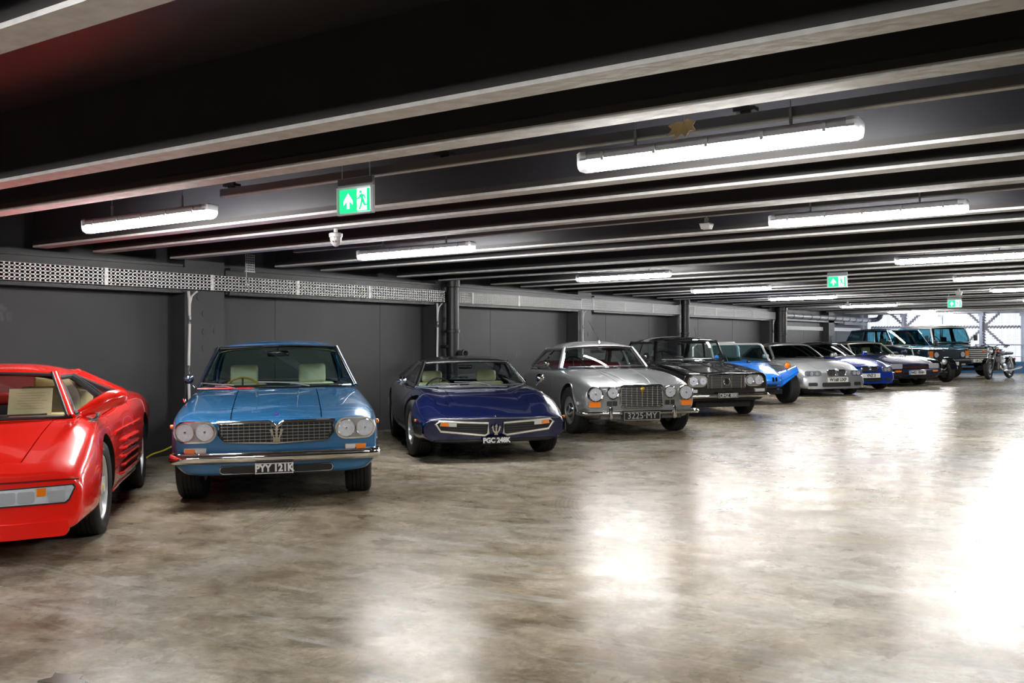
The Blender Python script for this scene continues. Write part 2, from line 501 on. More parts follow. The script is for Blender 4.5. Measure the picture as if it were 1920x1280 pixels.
    # ---- wheels
    def wheel(s, x, y, R, w, rim, kind, steer=0.0, mats=None, face=1):
        t = bpy.data.objects.new('wheel', None); COL.objects.link(t); t.parent = s.root
        t.location = (x, y, R); sg = 1 if y > 0 else -1
        t.rotation_euler = (0, 0, steer + (PI if sg < 0 else 0))   # local +y is outwards
        h = w / 2; sh = .022
        pr = [(rim, -h * .86), (rim + (R - rim) * .5, -h), (R - sh, -h * .94), (R - .004, -h * .8)]
        ng = 5
        for k in range(ng):
            c = L_(-h * .72, h * .72, (k + .5) / ng); g2 = .0035
            hw = h * 1.44 / ng / 2
            pr += [(R, c - hw + g2), (R, c + hw - g2)]
            if k < ng - 1: pr += [(R - .007, c + hw - g2), (R - .007, c + hw + g2)]
        pr += [(R - .004, h * .8), (R - sh, h * .94), (rim + (R - rim) * .5, h), (rim, h * .86)]
        MB().lathe(pr, axis='y', n=40, closed=True).build('tyre', M_TYRE, t, smooth=35)
        m = mats or M_ALLOY
        b = MB(); d = h * .8
        if kind == 'steel':        # pressed wheel with chrome cap
            b.lathe([(rim, -h * .8), (rim, d), (rim * .93, d), (rim * .88, d - .03), (rim * .72, d - .035), (rim * .6, d - .012), (.0, d - .01)], axis='y', n=32)
            b.build('rim', m, t)
            MB().lathe([(rim * .56, d - .012), (rim * .5, d + .012), (rim * .3, d + .03), (0, d + .034)], axis='y', n=24).build('hub_cap', M_CHROME, t)
            h2 = MB()
            for k in range(12):
                a = 2 * PI * k / 12; h2.lathe([(.012, 0), (.012, .004), (0, .004)], c=(math.cos(a) * rim * .7, d - .033, math.sin(a) * rim * .7), axis='y', n=8)
            h2.build('rim_holes', M_BLACK, t)
        else:
            b.lathe([(rim, -h * .8), (rim, d), (rim * .94, d + .002), (rim * .9, d - .02), (rim * .88, -h * .3), (0, -h * .3)], axis='y', n=32)
            b.build('rim', m, t)
            ns = {'star': 5, 'twin': 10, 'slot': 8, 'wire': 24}.get(kind, 5)
            wd = {'star': .10, 'twin': .026, 'slot': .05, 'wire': .008}.get(kind, .06)
            for k in range(ns):
                a = 2 * PI * (k + .5) / ns; q = MB()
                c0, c1 = rim * .12, rim * .93
                pts = []
                for (r_, ww, dd) in ((c0, wd * .8, d - .01), ((c0 + c1) / 2, wd * .5 if kind == 'star' else wd * .5, d - .022), (c1, wd * .55, d - .012)):
                    for e in (-1, 1):
                        for dy in (0, -.03):
                            pts.append((math.cos(a) * r_ - math.sin(a) * e * ww, dd + dy, math.sin(a) * r_ + math.cos(a) * e * ww))
                f = []
                for i in (0, 1):
                    o = i * 4; f += [(o, o + 2, o + 6, o + 4), (o + 1, o + 5, o + 7, o + 3), (o, o + 4, o + 5, o + 1), (o + 2, o + 3, o + 7, o + 6)]
                f += [(0, 1, 3, 2), (8, 10, 11, 9)]
                q.add(pts, f); q.build('spoke', m, t, smooth=50, fix=True)
            MB().lathe([(rim * .26, d - .03), (rim * .24, d), (rim * .1, d + .008), (0, d + .008)], axis='y', n=20).build('hub', m, t)
            if face == 2: MB().lathe([(rim * .1, d + .008), (rim * .1, d + .011), (0, d + .011)], axis='y', n=14).build('hub_badge', mat('yellow_badge', (.8, .6, .05), .4), t)
        return t
    def wheels(s, wb, tr, R, w, rim, kind, steer=0, mats=None, face=1, tr2=None):
        for x in (0, -wb):
            for sg in (1, -1): s.wheel(x, sg * (tr if x == 0 else (tr2 or tr)) / 2, R, w, rim, kind, steer if x == 0 else 0, mats, face)
        MB().tube([(0, -tr / 2 + .05, R), (0, tr / 2 - .05, R)], .04).tube([(-wb, -tr / 2 + .05, R), (-wb, tr / 2 - .05, R)], .05).box((-wb / 2, 0, .26), (wb + .6, .9, .1)).build('chassis', M_BLACK, s.root)
    # ---- trim helpers
    def fp(s, d=0.0): return lambda a, b, e: Vector((s.front(a, b) + e + d, a, b))
    def plate_on_front(s, name, poly, d, m, off=0.0, smooth=30, parent=None, n=14):
        """Flat piece following the nose curve: cut into upright slices across y."""
        ys = sorted({p[0] for p in poly} | set(np.linspace(min(p[0] for p in poly), max(p[0] for p in poly), n)))
        cols = []
        for y in ys:
            y_ = min(max(y, ys[0] + 1e-4), ys[-1] - 1e-4); zs = []
            for a, b in zip(poly, poly[1:] + poly[:1]):
                if min(a[0], b[0]) <= y_ <= max(a[0], b[0]) and a[0] != b[0]: zs.append(a[1] + (b[1] - a[1]) * (y_ - a[0]) / (b[0] - a[0]))
            if len(zs) > 1: cols.append((y, min(zs), max(zs)))
        f = s.fp(off); vs = []; fs = []; K = len(cols)
        for e in (-.02, d):
            for y, z0, z1 in cols:
                for t in (0, .5, 1): vs.append(f(y, z0 + (z1 - z0) * t, e))
        o = K * 3
        for i in range(K - 1):
            for j in range(2):
                a = i * 3 + j; fs += [(o + a, o + a + 3, o + a + 4, o + a + 1), (a, a + 1, a + 4, a + 3)]
            a = i * 3; fs += [(a, a + 3, o + a + 3, o + a), (a + 2, o + a + 2, o + a + 5, a + 5)]
        for i, rev in ((0, False), (K - 1, True)):
            for j in range(2):
                a = i * 3 + j; q = (a, o + a, o + a + 1, a + 1); fs.append(q[::-1] if rev else q)
        return MB().add(vs, fs).build(name, m, parent or s.root, smooth=smooth)
    def lamp(s, y, z, r, off=0.0, ring_m=None, lens=None, name='headlamp', yaw=0.0, depth=.05, rr=.10):
        x = s.front(y, z) + off
        M = Matrix.Rotation(yaw, 3, 'Z')
        o = MB().lathe([(0, depth * .06), (r * .35, depth * .08), (r * .85, depth * .20), (r * .98, depth * .36)], c=(x, y, z), axis='x', n=24, M=M).build(name, M_REFLECT, s.root)
        MB().lathe([(r, -.03), (r * (1 + rr), -.03), (r * (1 + rr), depth * .3), (r * (1 + rr * .5), depth * .5), (r * .96, depth * .36)], c=(x, y, z), axis='x', n=28, M=M, cap=False).build('lamp_ring', ring_m or M_CHROME, o)
        MB().lathe([(r, depth * .34), (r * .8, depth * .55), (r * .45, depth * .72), (0, depth * .78)], c=(x, y, z), axis='x', n=24, M=M).build('lens', lens or M_LENS, o)
        MB().lathe([(r * .15, depth * .06), (r * .15, depth * .36), (0, depth * .42)], c=(x, y, z), axis='x', n=12, M=M).build('bulb', M_CHROME, o)
        return o
    def bar_on_front(s, name, pts, r, m, off=0.0, parent=None, n=6, closed=False, flat=None):
        P = [(s.front(y, z) + off, y, z) for y, z in pts]
        return MB().tube(P, r, n=n, closed=closed, flat=flat).build(name, m, parent or s.root)
    def reg_plate(s, txt, y, z, w, h, off, back, ink, border=True, size=None, tilt=0.0, name='number_plate', squash=.92, bold=.0034):
        x = s.front(y, z) + off
        T = Matrix.Translation((x, y, z)) @ Matrix.Rotation(tilt, 4, 'Y')
        b = MB().box((0, 0, 0), (.012, w, h)); b.v = [tuple(T @ Vector(p)) for p in b.v]
        o = b.build(name, back, s.root, smooth=0)
        if border:
            e = MB()
            for q in ((0, h / 2 - .006, w, .006), (0, -h / 2 + .006, w, .006)): e.box((.007, q[0], q[1]), (.004, q[2], q[3]))
            for q in (w / 2 - .004, -w / 2 + .004): e.box((.007, q, 0), (.004, .006, h))
            e.v = [tuple(T @ Vector(p)) for p in e.v]; e.build('plate_border', ink, o, smooth=0)
        B = T @ Matrix(((0, 0, 1, .0075), (1, 0, 0, 0), (0, 1, 0, 0), (0, 0, 0, 1)))
        text(txt, size or h * .95, 'registration', ink, o, B, bold=bold, squash=squash)
        return o
    def bumper(s, z, wrap, m, prof, y_end, name='front_bumper', off=.04, n=17):
        pts = [(s.front(0, z) + off - s.bow * u * u * y_end * y_end - (wrap[1] if abs(u) == 1 else 0) * 0, u * y_end, z) for u in np.linspace(-1, 1, n)]
        # round the corners and run back along the flanks
        xe = pts[0][0]; c = wrap[0]; L1 = []; R1 = []
        for k in range(1, 6):
            a = PI / 2 * k / 5; L1.append((xe - c * (1 - math.cos(a)), -y_end - c * math.sin(a), z)); R1.append((xe - c * (1 - math.cos(a)), y_end + c * math.sin(a), z))
        L1.append((xe - c - wrap[1], -y_end - c, z)); R1.append((xe - c - wrap[1], y_end + c, z))
        path = L1[::-1] + pts + R1
        return MB().sweep(path, prof).build(name, m, s.root, smooth=45)
    def mirror(s, x, y, z, m, r=.05, stalk=True, glass_m=None):
        b = MB()
        if stalk: b.tube([(x, y * .94, z - .09), (x + .01, y, z - .02)], .008)
        b.lathe([(0, .045), (r * .6, .035), (r, .0), (r * .95, -.012), (0, -.012)], c=(x, y, z), axis='x', n=16)
        return b.build('door_mirror', m, s.root)
    def wipers(s, g, spec, m):
        bx, bcx, bz, bw = g['wb']; tx, tcx, tz, tw = g['wt']
        def W(u, v):
            a = Vector((bx + (bcx - bx) * u * u, u * bw, bz)); b = Vector((tx + (tcx - tx) * u * u, u * tw, tz)); p = a * (1 - v) + b * v
            return p + Vector((.03 + .12 * v * (1 - v), 0, .012 + .03 * v))
        for (u0, v0), (u1, v1), (b0, w0), (b1, w1) in spec:
            o = MB().tube([W(u0, v0), W((u0 + u1) / 2, (v0 + v1) / 2) + Vector((.008, 0, .01)), W(u1, v1)], .006, n=6).build('wiper_arm', m, s.root)
            MB().tube([W(b0 + (b1 - b0) * t, w0 + (w1 - w0) * t) for t in np.linspace(0, 1, 6)], .006, n=6).build('wiper_blade', m, o)
    def seat(s, x, y, z0, z1, w, m, head=True, hw=.22, hz=.16, lean=.16, th=.13):
        o = MB().rbox((x - .02, y, (z0 + z1) / 2), (th, w, z1 - z0), .05, M=Matrix.Rotation(-lean, 3, 'Y')).build('seat', m, s.root, smooth=50)
        if head: MB().rbox((x - lean * (z1 - z0) / 2 - .02, y, z1 + hz * .45), (.09, hw, hz), .035, M=Matrix.Rotation(-lean, 3, 'Y')).build('headrest', m, o, smooth=50)
        return o
    def steering(s, x, y, z, r, m, hub=None):
        M = Matrix.Rotation(math.radians(-25), 3, 'Y')
        pts = [M @ Vector((0, math.cos(a) * r, math.sin(a) * r)) + Vector((x, y, z)) for a in np.linspace(0, 2 * PI, 25)[:-1]]
        o = MB().tube(pts, .013, n=6, closed=True, up=(1, 0, 0)).build('steering_wheel', m, s.root)
        b = MB()
        for a in (PI / 2 + .0, PI * 1.17, -PI * .17): b.tube([M @ Vector((0, math.cos(a) * r, math.sin(a) * r)) + Vector((x, y, z)), Vector((x, y, z))], .011, n=5)
        b.tube([(x, y, z), (x + .35, y, z - .16)], .02, n=6)
        b.build('steering_spokes', hub or M_BLACK, o)
    def tub(s, x0, x1, w, z0, z1, m):
        """Open-topped dark interior liner."""
        b = MB(); b.box(((x0 + x1) / 2, 0, z0), (x1 - x0, 2 * w, .02))
        for sg in (1, -1): b.box(((x0 + x1) / 2, sg * w, (z0 + z1) / 2), (x1 - x0, .02, z1 - z0))
        b.box((x0, 0, (z0 + z1) / 2), (.02, 2 * w, z1 - z0)); b.box((x1, 0, (z0 + z1) / 2), (.02, 2 * w, z1 - z0))
        return b.build('cabin_liner', m, s.root, smooth=0)
    def dash(s, x0, x1, w, z, m):
        return MB().rbox(((x0 + x1) / 2, 0, z - .06), (abs(x1 - x0), 2 * w, .12), .03).build('dashboard', m, s.root)

def L_(a, b, t): return a + (b - a) * t
def stadium(cy, cz, hw, hh, n=8):
    """Rounded oblong polygon in (y, z)."""
    r = min(hw, hh); P = []
    for k in range(n + 1): a = -PI / 2 + PI * k / n; P.append((cy + hw - r + r * math.cos(a), cz + (hh - r) * (1 if math.sin(a) > 0 else -1) + r * math.sin(a)))
    for k in range(n + 1): a = PI / 2 + PI * k / n; P.append((cy - hw + r + r * math.cos(a), cz + (hh - r) * (1 if math.sin(a) > 0 else -1) + r * math.sin(a)))
    return P
def rrect(cy, cz, hw, hh, r, n=4):
    P = []
    for sy, sz, a0 in ((1, 1, 0), (-1, 1, PI / 2), (-1, -1, PI), (1, -1, 1.5 * PI)):
        for k in range(n + 1): a = a0 + PI / 2 * k / n; P.append((cy + sy * (hw - r) + r * math.cos(a), cz + sz * (hh - r) + r * math.sin(a)))
    return P

M_TYRE = mat('tyre_rubber', (.018, .018, .018), .75, noise=(40, .3), bump=.2)
M_ALLOY = mat('alloy', (.55, .56, .57), .3, metal=.85)
M_CHROME = mat('chrome', (.85, .85, .85), .06, metal=1.0)
M_BLACK = mat('black_rubber', (.006, .006, .0065), .5)
M_GLOSSBLACK = mat('gloss_black', (.006, .006, .007), .12, coat=.5)
M_REFLECT = mat('lamp_reflector', (.66, .68, .72), .34, metal=.4, noise=(34, .28))
M_LENS = glass('lamp_lens', (.97, .98, 1.0), .04)
M_CLEAR = mat('clear_lamp', (.75, .77, .8), .15, metal=.5)
M_AMBER = mat('amber_lamp', (.9, .22, .01), .15, coat=.8)
M_WELL = mat('wheel_well', (.008, .008, .008), .85)
M_GLASS = glass('car_glass', (.88, .92, .91))
M_GREENGLASS = glass('green_car_glass', (.74, .82, .79))
M_DARKGLASS = glass('dark_car_glass', (.40, .46, .46))
M_PLATE_B = mat('plate_black', (.01, .01, .011), .35)
M_PLATE_W = mat('plate_white', (.78, .78, .76), .4)
M_SILVERINK = mat('silver_letters', (.75, .75, .75), .35, metal=.3)
M_BLACKINK = mat('black_letters', (.01, .01, .01), .5)
M_DARKTRIM = mat('dark_interior', (.015, .014, .014), .8)

# ------------------------------------------------------------------ setting: floor
def floor_material():
    m = bpy.data.materials.new('polished_concrete'); m.use_nodes = True; nt = m.node_tree; b = nt.nodes['Principled BSDF']; N = nt.nodes.new; Lk = nt.links.new
    tc = N('ShaderNodeTexCoord')
    def noise(scale, detail, rough, stretch=(1, 1, 1), dist=0.0):
        mp = N('ShaderNodeMapping'); mp.inputs['Scale'].default_value = stretch; Lk(tc.outputs['Object'], mp.inputs[0])
        n = N('ShaderNodeTexNoise'); n.inputs['Scale'].default_value = scale; n.inputs['Detail'].default_value = detail; n.inputs['Roughness'].default_value = rough; n.inputs['Distortion'].default_value = dist
        Lk(mp.outputs[0], n.inputs['Vector']); return n.outputs['Fac']
    def ramp(src, stops):
        r = N('ShaderNodeValToRGB'); e = r.color_ramp.elements
        e[0].position, e[0].color = stops[0][0], (*stops[0][1], 1); e[1].position, e[1].color = stops[-1][0], (*stops[-1][1], 1)
        for p, c in stops[1:-1]: q = e.new(p); q.color = (*c, 1)
        Lk(src, r.inputs[0]); return r.outputs[0]
    def mix(a, b_, f, mode='MIX'):
        x = N('ShaderNodeMix'); x.data_type = 'RGBA'; x.blend_type = mode
        for s, v in ((0, f), (6, a), (7, b_)):
            if hasattr(v, 'is_linked'): Lk(v, x.inputs[s])
            else: x.inputs[s].default_value = v
        return x.outputs[2]
    big = ramp(noise(.55, 6, .62, dist=.8), [(.32, (.145, .112, .068)), (.47, (.235, .203, .150)), (.62, (.295, .276, .24))])
    mid = ramp(noise(3.2, 8, .7, (1, 1.5, 1), .6), [(.32, (.42, .38, .31)), (.5, (.92, .91, .89)), (.66, (1.30, 1.30, 1.30))])
    fine = ramp(noise(26, 6, .7), [(.32, (.66, .64, .60)), (.62, (1.12, 1.12, 1.12))])
    c = mix(big, mid, 1.0, 'MULTIPLY'); c = mix(c, fine, 1.0, 'MULTIPLY')
    streak = ramp(noise(2.0, 5, .6, (.35, 3.0, 1), 1.2), [(.56, (0, 0, 0)), (.72, (1, 1, 1))])
    c = mix(c, (.42, .41, .39, 1), mix((0, 0, 0, 1), streak, .45))
    blot = ramp(noise(1.3, 9, .75, (1.2, .8, 1), 1.5), [(.60, (0, 0, 0)), (.70, (1, 1, 1))])
    c = mix(c, (.13, .105, .07, 1), mix((0, 0, 0, 1), blot, .6))
    # curved skid marks left by tyres: thin dark arcs about a turning centre
    def skid(cx, cy, r0, r1, x0, x1, y0, y1, src):
        sp = N('ShaderNodeSeparateXYZ'); Lk(tc.outputs['Object'], sp.inputs[0])
        def M2(op, a, b_):
            q = N('ShaderNodeMath'); q.operation = op
            for i, v in enumerate((a, b_)):
                if hasattr(v, 'is_linked'): Lk(v, q.inputs[i])
                else: q.inputs[i].default_value = v
            return q.outputs[0]
        dx, dy = M2('SUBTRACT', sp.outputs[0], cx), M2('SUBTRACT', sp.outputs[1], cy)
        d = M2('SQRT', M2('ADD', M2('MULTIPLY', dx, dx), M2('MULTIPLY', dy, dy)), 0)
        m = M2('MULTIPLY', M2('GREATER_THAN', d, r0), M2('LESS_THAN', d, r1))
        for o_, lo, hi in ((sp.outputs[0], x0, x1), (sp.outputs[1], y0, y1)): m = M2('MULTIPLY', m, M2('MULTIPLY', M2('GREATER_THAN', o_, lo), M2('LESS_THAN', o_, hi)))
        rib = M2('GREATER_THAN', M2('SINE', M2('MULTIPLY', d, 190.0), 0), -.2)
        m = M2('MULTIPLY', M2('MULTIPLY', m, rib), .42)
        return mix(src, (.075, .06, .042, 1), m)
    c = skid(-1.2, 8.3, 2.98, 3.18, -4.4, -3.1, 5.4, 7.3, c)
    c = skid(-9.0, 3.0, 4.05, 4.25, -7.0, -4.9, 4.6, 7.0, c)
    Lk(c, b.inputs['Base Color'])
    rr = ramp(noise(2.4, 7, .65, (1, 1.3, 1), .7), [(.3, (.22, .22, .22)), (.7, (.33, .33, .33))])
    Lk(rr, b.inputs['Roughness']); b.inputs['Specular IOR Level'].default_value = .065
    bp = N('ShaderNodeBump'); bp.inputs['Strength'].default_value = .02; bp.inputs['Distance'].default_value = .02
    Lk(noise(9, 5, .6), bp.inputs['Height']); Lk(bp.outputs[0], b.inputs['Normal'])
    return m

X0, X1, Y0, Y1 = -9.92, 12.0, -7.0, 41.8
def slab(name, zf, th, m, x0=X0 - .4, x1=X1, y0=Y0, y1=Y1 + 1.2):
    vs = []
    for z in (0, th):
        vs += [(x0, y0, zf(x0) + z), (x1, y0, zf(x1) + z), (x1, y1, zf(x1) + z), (x0, y1, zf(x0) + z)]
    b = MB().add(vs, [(0, 3, 2, 1), (4, 5, 6, 7), (0, 1, 5, 4), (1, 2, 6, 5), (2, 3, 7, 6), (3, 0, 4, 7)])
    return struct(b.build(name, m, smooth=0))
slab('floor', lambda x: floor_z(x) - .2, .2, floor_material())
M_BLACKPAINT = mat('black_soffit_paint', (.024, .024, .029), .40, noise=(3, .25))
M_GREYSOFFIT = mat('pale_grey_soffit', (.60, .595, .59), .75, noise=(14, .30), bump=.35)
M_WALL = mat('charcoal_wall_paint', (.036, .036, .039), .55, noise=(1.6, .30))
def wall_scuffs(m):
    nt = m.node_tree; b = nt.nodes['Principled BSDF']; src = b.inputs['Base Color'].links[0].from_socket
    tc = nt.nodes.new('ShaderNodeTexCoord'); mp = nt.nodes.new('ShaderNodeMapping'); mp.inputs['Scale'].default_value = (1, 1.1, .8)
    nz = nt.nodes.new('ShaderNodeTexNoise'); nz.inputs['Scale'].default_value = 1.7; nz.inputs['Detail'].default_value = 9; nz.inputs['Roughness'].default_value = .72
    r = nt.nodes.new('ShaderNodeValToRGB'); r.color_ramp.elements[0].position = .62; r.color_ramp.elements[1].position = .80
    mx = nt.nodes.new('ShaderNodeMix'); mx.data_type = 'RGBA'; mx.inputs[7].default_value = (.16, .16, .165, 1)
    nt.links.new(tc.outputs['Object'], mp.inputs[0]); nt.links.new(mp.outputs[0], nz.inputs['Vector']); nt.links.new(nz.outputs['Fac'], r.inputs[0])
    nt.links.new(r.outputs[0], mx.inputs[0]); nt.links.new(src, mx.inputs[6]); nt.links.new(mx.outputs[2], b.inputs['Base Color'])
wall_scuffs(M_WALL)
M_COLUMN = mat('charcoal_column_paint', (.033, .033, .036), .5, noise=(5, .30), bump=.12)
M_BEAMPAINT = mat('dark_header_paint', (.02, .02, .021), .45, noise=(4, .25))
BEAM_D = .44
slab('ceiling', lambda x: soffit_z(x) + BEAM_D, .2, M_BLACKPAINT)
# ceiling ribs: dark webs with a much paler grey soffit, running from the left wall across the hall
RIBS = [-4.4, -3.4, -1.65, -.7, 1.0, 1.92, 3.56, 4.28, 5.895, 6.58, 7.58, 9.225, 10.075, 11.725, 12.775, 14.275, 15.25, 16.45, 17.45, 18.95, 19.9, 21.2, 22.15, 23.65, 24.6, 26.2, 27.1, 28.6, 30.2, 31.2, 32.7, 33.7, 35.6, 37.2, 38.2, 39.1, 40.7]
rib_src = None
for k, y in enumerate(RIBS):
    w = .155
    x0, x1 = -9.6, X1
    if rib_src is None:
        def ribbox(z0, z1, hw):
            vs = []
            for z in (z0, z1): vs += [(x0, -hw, soffit_z(x0) + z), (x1, -hw, soffit_z(x1) + z), (x1, hw, soffit_z(x1) + z), (x0, hw, soffit_z(x0) + z)]
            return MB().add(vs, [(0, 3, 2, 1), (4, 5, 6, 7), (0, 1, 5, 4), (1, 2, 6, 5), (2, 3, 7, 6), (3, 0, 4, 7)])
        r = ribbox(.025, BEAM_D + .01, w / 2 - .006).build('ceiling_beam', M_BLACKPAINT, smooth=0); struct(r)
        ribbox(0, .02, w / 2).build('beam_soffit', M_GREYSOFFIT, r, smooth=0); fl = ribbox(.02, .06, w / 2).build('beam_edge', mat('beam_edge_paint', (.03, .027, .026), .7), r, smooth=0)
        r.location.y = y; rib_src = r
    else:
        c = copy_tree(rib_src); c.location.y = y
# left wall: recessed panels between columns, dark header beams on the columns
PIL = [(-6.5, -5.9), (-1.75, -1.15), (3.0, 3.6), (7.77, 8.37), (12.70, 13.24), (17.46, 18.03), (22.44, 23.10), (29.5, 30.4), (36.15, 36.9)]
XF = -9.67
lw = struct(MB().box((X0 - .15, (Y0 + Y1) / 2, 1.4), (.3, Y1 - Y0 + 2.4, 2.9)).build('wall_left', M_WALL, smooth=0))
# shuttering panels of the recessed wall: each a slightly proud sheet with open joints
for (a, b) in zip(PIL, PIL[1:] + [(41.6, 42)]):
    y0, y1 = a[1], b[0]; n = max(2, round((y1 - y0) / 1.22)); w = (y1 - y0) / n
    for k in range(n):
        MB().box((X0 + .004 + .003 * (k % 2), y0 + w * (k + .5), .97), (.008, w - .0015, 2.08)).build('wall_panel', M_WALL, lw, smooth=0)
for y0, y1 in PIL:
    c = MB().box(((X0 + XF) / 2 - .05, (y0 + y1) / 2, 1.22), (XF - X0 + .1, y1 - y0, 2.62)).build('trim_column', M_COLUMN, smooth=0); struct(c); c.name = 'column'
    if y0 > 5:
        q = MB()
        for dy, z in ((.22, 1.86), (.30, 1.66), (.09, 1.49), (.30, 1.44), (.47, 1.45), (.10, 1.22), (.30, 1.24), (.48, 1.2)):
            q.lathe([(.045, 0), (.045, .004), (.03, .005), (.0, .003)], c=(XF, y0 + dy * (y1 - y0) / .6, z), axis='x', n=12)
        q.build('filled_bolt_hole', M_COLUMN, c)
for (a, b) in zip(PIL, PIL[1:]):
    y0, y1 = a[1] + (.02 if a[1] < 29 else .5), b[0] + (.0 if a[1] < 29 else 0)
    if y0 > 29: continue
    h = MB().box((XF - .13, (y0 + y1) / 2, 2.06), (.26, y1 - y0, .30)).build('trim_header', M_BEAMPAINT, smooth=0); struct(h); h.name = 'header_beam'
    MB().box((XF - .10, (y0 + y1) / 2, 1.925), (.24, y1 - y0 - .1, .05)).build('header_flange', M_BEAMPAINT, h, smooth=0)
    MB().box((XF - .02, (y0 + y1) / 2, 2.225), (.10, y1 - y0 - .1, .03)).build('header_top_plate', M_BEAMPAINT, h, smooth=0)
# far bays: plain pale wall top, steel beam
M_PALEBAND = mat('pale_grey_band', (.80, .83, .87), .6, noise=(3, .1))
hb = MB().box((XF - .13, 34.6, 2.05), (.26, 8.2, .24)).build('header_beam', mat('grey_header', (.22, .235, .26), .5), smooth=0); struct(hb)
hb = MB().box((XF - .10, 39.9, 1.96), (.3, 3.4, .17)).build('header_beam', mat('grey_header', (.22, .235, .26), .5), smooth=0); struct(hb)
struct(MB().box((X0 + .03, 33.3, 1.70), (.06, 5.6, .13)).build('trim_1', M_PALEBAND, smooth=0))
struct(MB().box((X0 + .03, 39.3, 1.70), (.06, 4.7, .13)).build('trim_2', M_PALEBAND, smooth=0))
struct(MB().box((X1 + .1, (Y0 + Y1) / 2, 1.5), (.2, Y1 - Y0 + 2, 3.4)).build('wall_right', M_WALL, smooth=0))
struct(MB().box(((X0 + X1) / 2, Y0 - .1, 1.5), (X1 - X0 + 1, .2, 3.4)).build('wall_back', M_WALL, smooth=0))

# ------------------------------------------------------------------ far end: perforated screen on posts, rail and low blue upstand
M_SCREEN = mat('galvanised_screen', (.42, .44, .50), .5, metal=.3)
M_POST = mat('screen_post_steel', (.30, .33, .42), .45, metal=.3)
M_BRACE = mat('sawtooth_brace', (.20, .19, .24), .6)
sc_ = struct(MB().box(((X0 + X1) / 2, Y1 + .55, 2.42), (X1 - X0, .1, .2)).build('wall_end', M_POST, smooth=0))
mesh_ = MB()
for k in range(int((X1 - X0) / .06)): mesh_.box((X0 + .03 + k * .06, Y1 + .5, 1.2), (.014, .012, 2.6))
for k in range(40): mesh_.box(((X0 + X1) / 2, Y1 + .5, .05 + k * .06), (X1 - X0, .012, .010))
mesh_.build('perforated_screen', M_SCREEN, sc_, smooth=0)['kind'] = 'stuff'
for k in range(15):
    x = -9.74 + 1.44 * k
    q = MB().box((x, Y1 + .3, 1.2), (.10, .12, 2.6)).build('screen_post', M_POST, sc_, smooth=0)
    MB().box((x, Y1 + .23, 2.28), (.2, .03, .16)).build('post_bracket', M_POST, q, smooth=0)
def saw_arm(cx, cz, ang, r0, r1):
    """A brace with stepped, saw-toothed edges."""
    ca, sa = math.cos(ang), math.sin(ang); P = []; Q = []; s = .115; k = 0; r = r0
    while r < r1:
        w = .05; P += [(r, w * .45), (r + s, w * 1.5)]; Q += [(r, -w * 1.5), (r + s, -w * .45)]
        r += s
    poly = P + Q[::-1]
    return poly, (lambda a, b, d: Vector((cx + a * ca - b * sa, Y1 + .42 + d, cz + a * sa + b * ca)))
for k in range(7):
    cx, cz = -8.22 + 2.89 * k, 1.80
    q = MB()
    for i in range(8):
        a = i * PI / 4; L = {0: 1.30, 1: .72, 2: .55, 3: .72, 4: 1.30, 5: 1.05, 6: 1.3, 7: 1.05}[i]
        poly, f = saw_arm(cx, cz, a, .10, L); q.prism(poly, f, -.02, .02)
    q.lathe([(.13, 0), (.13, .05), (0, .05)], c=(cx, Y1 + .38, cz), axis='y', n=8)
    q.build('sawtooth_star_brace', M_BRACE, sc_, smooth=0)
rl = MB().tube([(X0, Y1 + .05, floor_z(-5) + 1.08), (X1, Y1 + .05, floor_z(-5) + 1.08)], .022)
for k in range(15): rl.box((-9.74 + 1.44 * k, Y1 + .15, .98), (.03, .2, .03))
rl.tube([(X0, Y1 + .05, .66), (X1, Y1 + .05, .66)], .016)
tag(rl.build('guard_rail', M_POST), 'slim steel guard rail running in front of the bright perforated screen', 'rail')
struct(MB().box(((X0 + X1) / 2, Y1 + .1, .22), (X1 - X0, .1, .5)).build('trim_upstand', mat('blue_upstand', (.02, .085, .20), .5), smooth=0)).name = 'baseboard_end'

# ------------------------------------------------------------------ cable trays, pipes and drops on the left wall
M_TRAY = mat('white_tray_metal', (.82, .82, .81), .45, metal=.1)
TRAYS = [(-6.9, 12.84, 'white perforated cable tray on the wall behind the red and blue cars'), (13.13, 17.42, 'white perforated cable tray right of the black downpipe behind the navy wedge car'),
         (17.46, 22.5, 'white cable tray on the header behind the silver and black saloons'), (22.85, 29.8, 'white cable tray farthest along the wall, before the pale pipe run')]
for k, (y0, y1, lb) in enumerate(TRAYS):
    t = thing('cable_tray', lb, 'cable tray', (XF + .075, y0, 1.95), 0, 'cable trays along the left wall', tilt=False)
    L = y1 - y0; hz = .175 if k < 2 else .20
    pitch = .055; q = MB(); x = .012
    for i in range(int(L / pitch) + 1): q.box((x, i * pitch, hz / 2), (.003, .036, hz))
    for i in range(5): q.box((x, L / 2, .010 + (hz - .02) * i / 4), (.003, L, .026 if k < 2 else .032))
    o = q.build('perforated_face', M_TRAY, t, smooth=0); o['kind'] = 'stuff'
    MB().box((-.025, L / 2, .003), (.075, L, .005)).build('tray_base', M_TRAY, t, smooth=0)
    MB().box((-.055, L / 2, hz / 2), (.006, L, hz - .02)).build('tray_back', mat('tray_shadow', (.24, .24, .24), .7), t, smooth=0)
    for i in range(int(L / 1.45)):
        yy = .5 + i * 1.45
        if yy < L: MB().box((.018, yy, hz / 2), (.008, .045, hz + .012)).box((.02, yy, hz * .5), (.014, .012, .05)).build('tray_joiner', M_TRAY, t, smooth=0)
DROPS = [(7.81, 'white conduit dropping down the column between the red and blue cars'), (12.72, 'white conduit dropping beside the black downpipe above the navy wedge car'),
         (17.60, 'white conduit dropping behind the roof of the silver saloon'), (29.75, 'thin white conduit beside the thick black downpipe near the far end')]
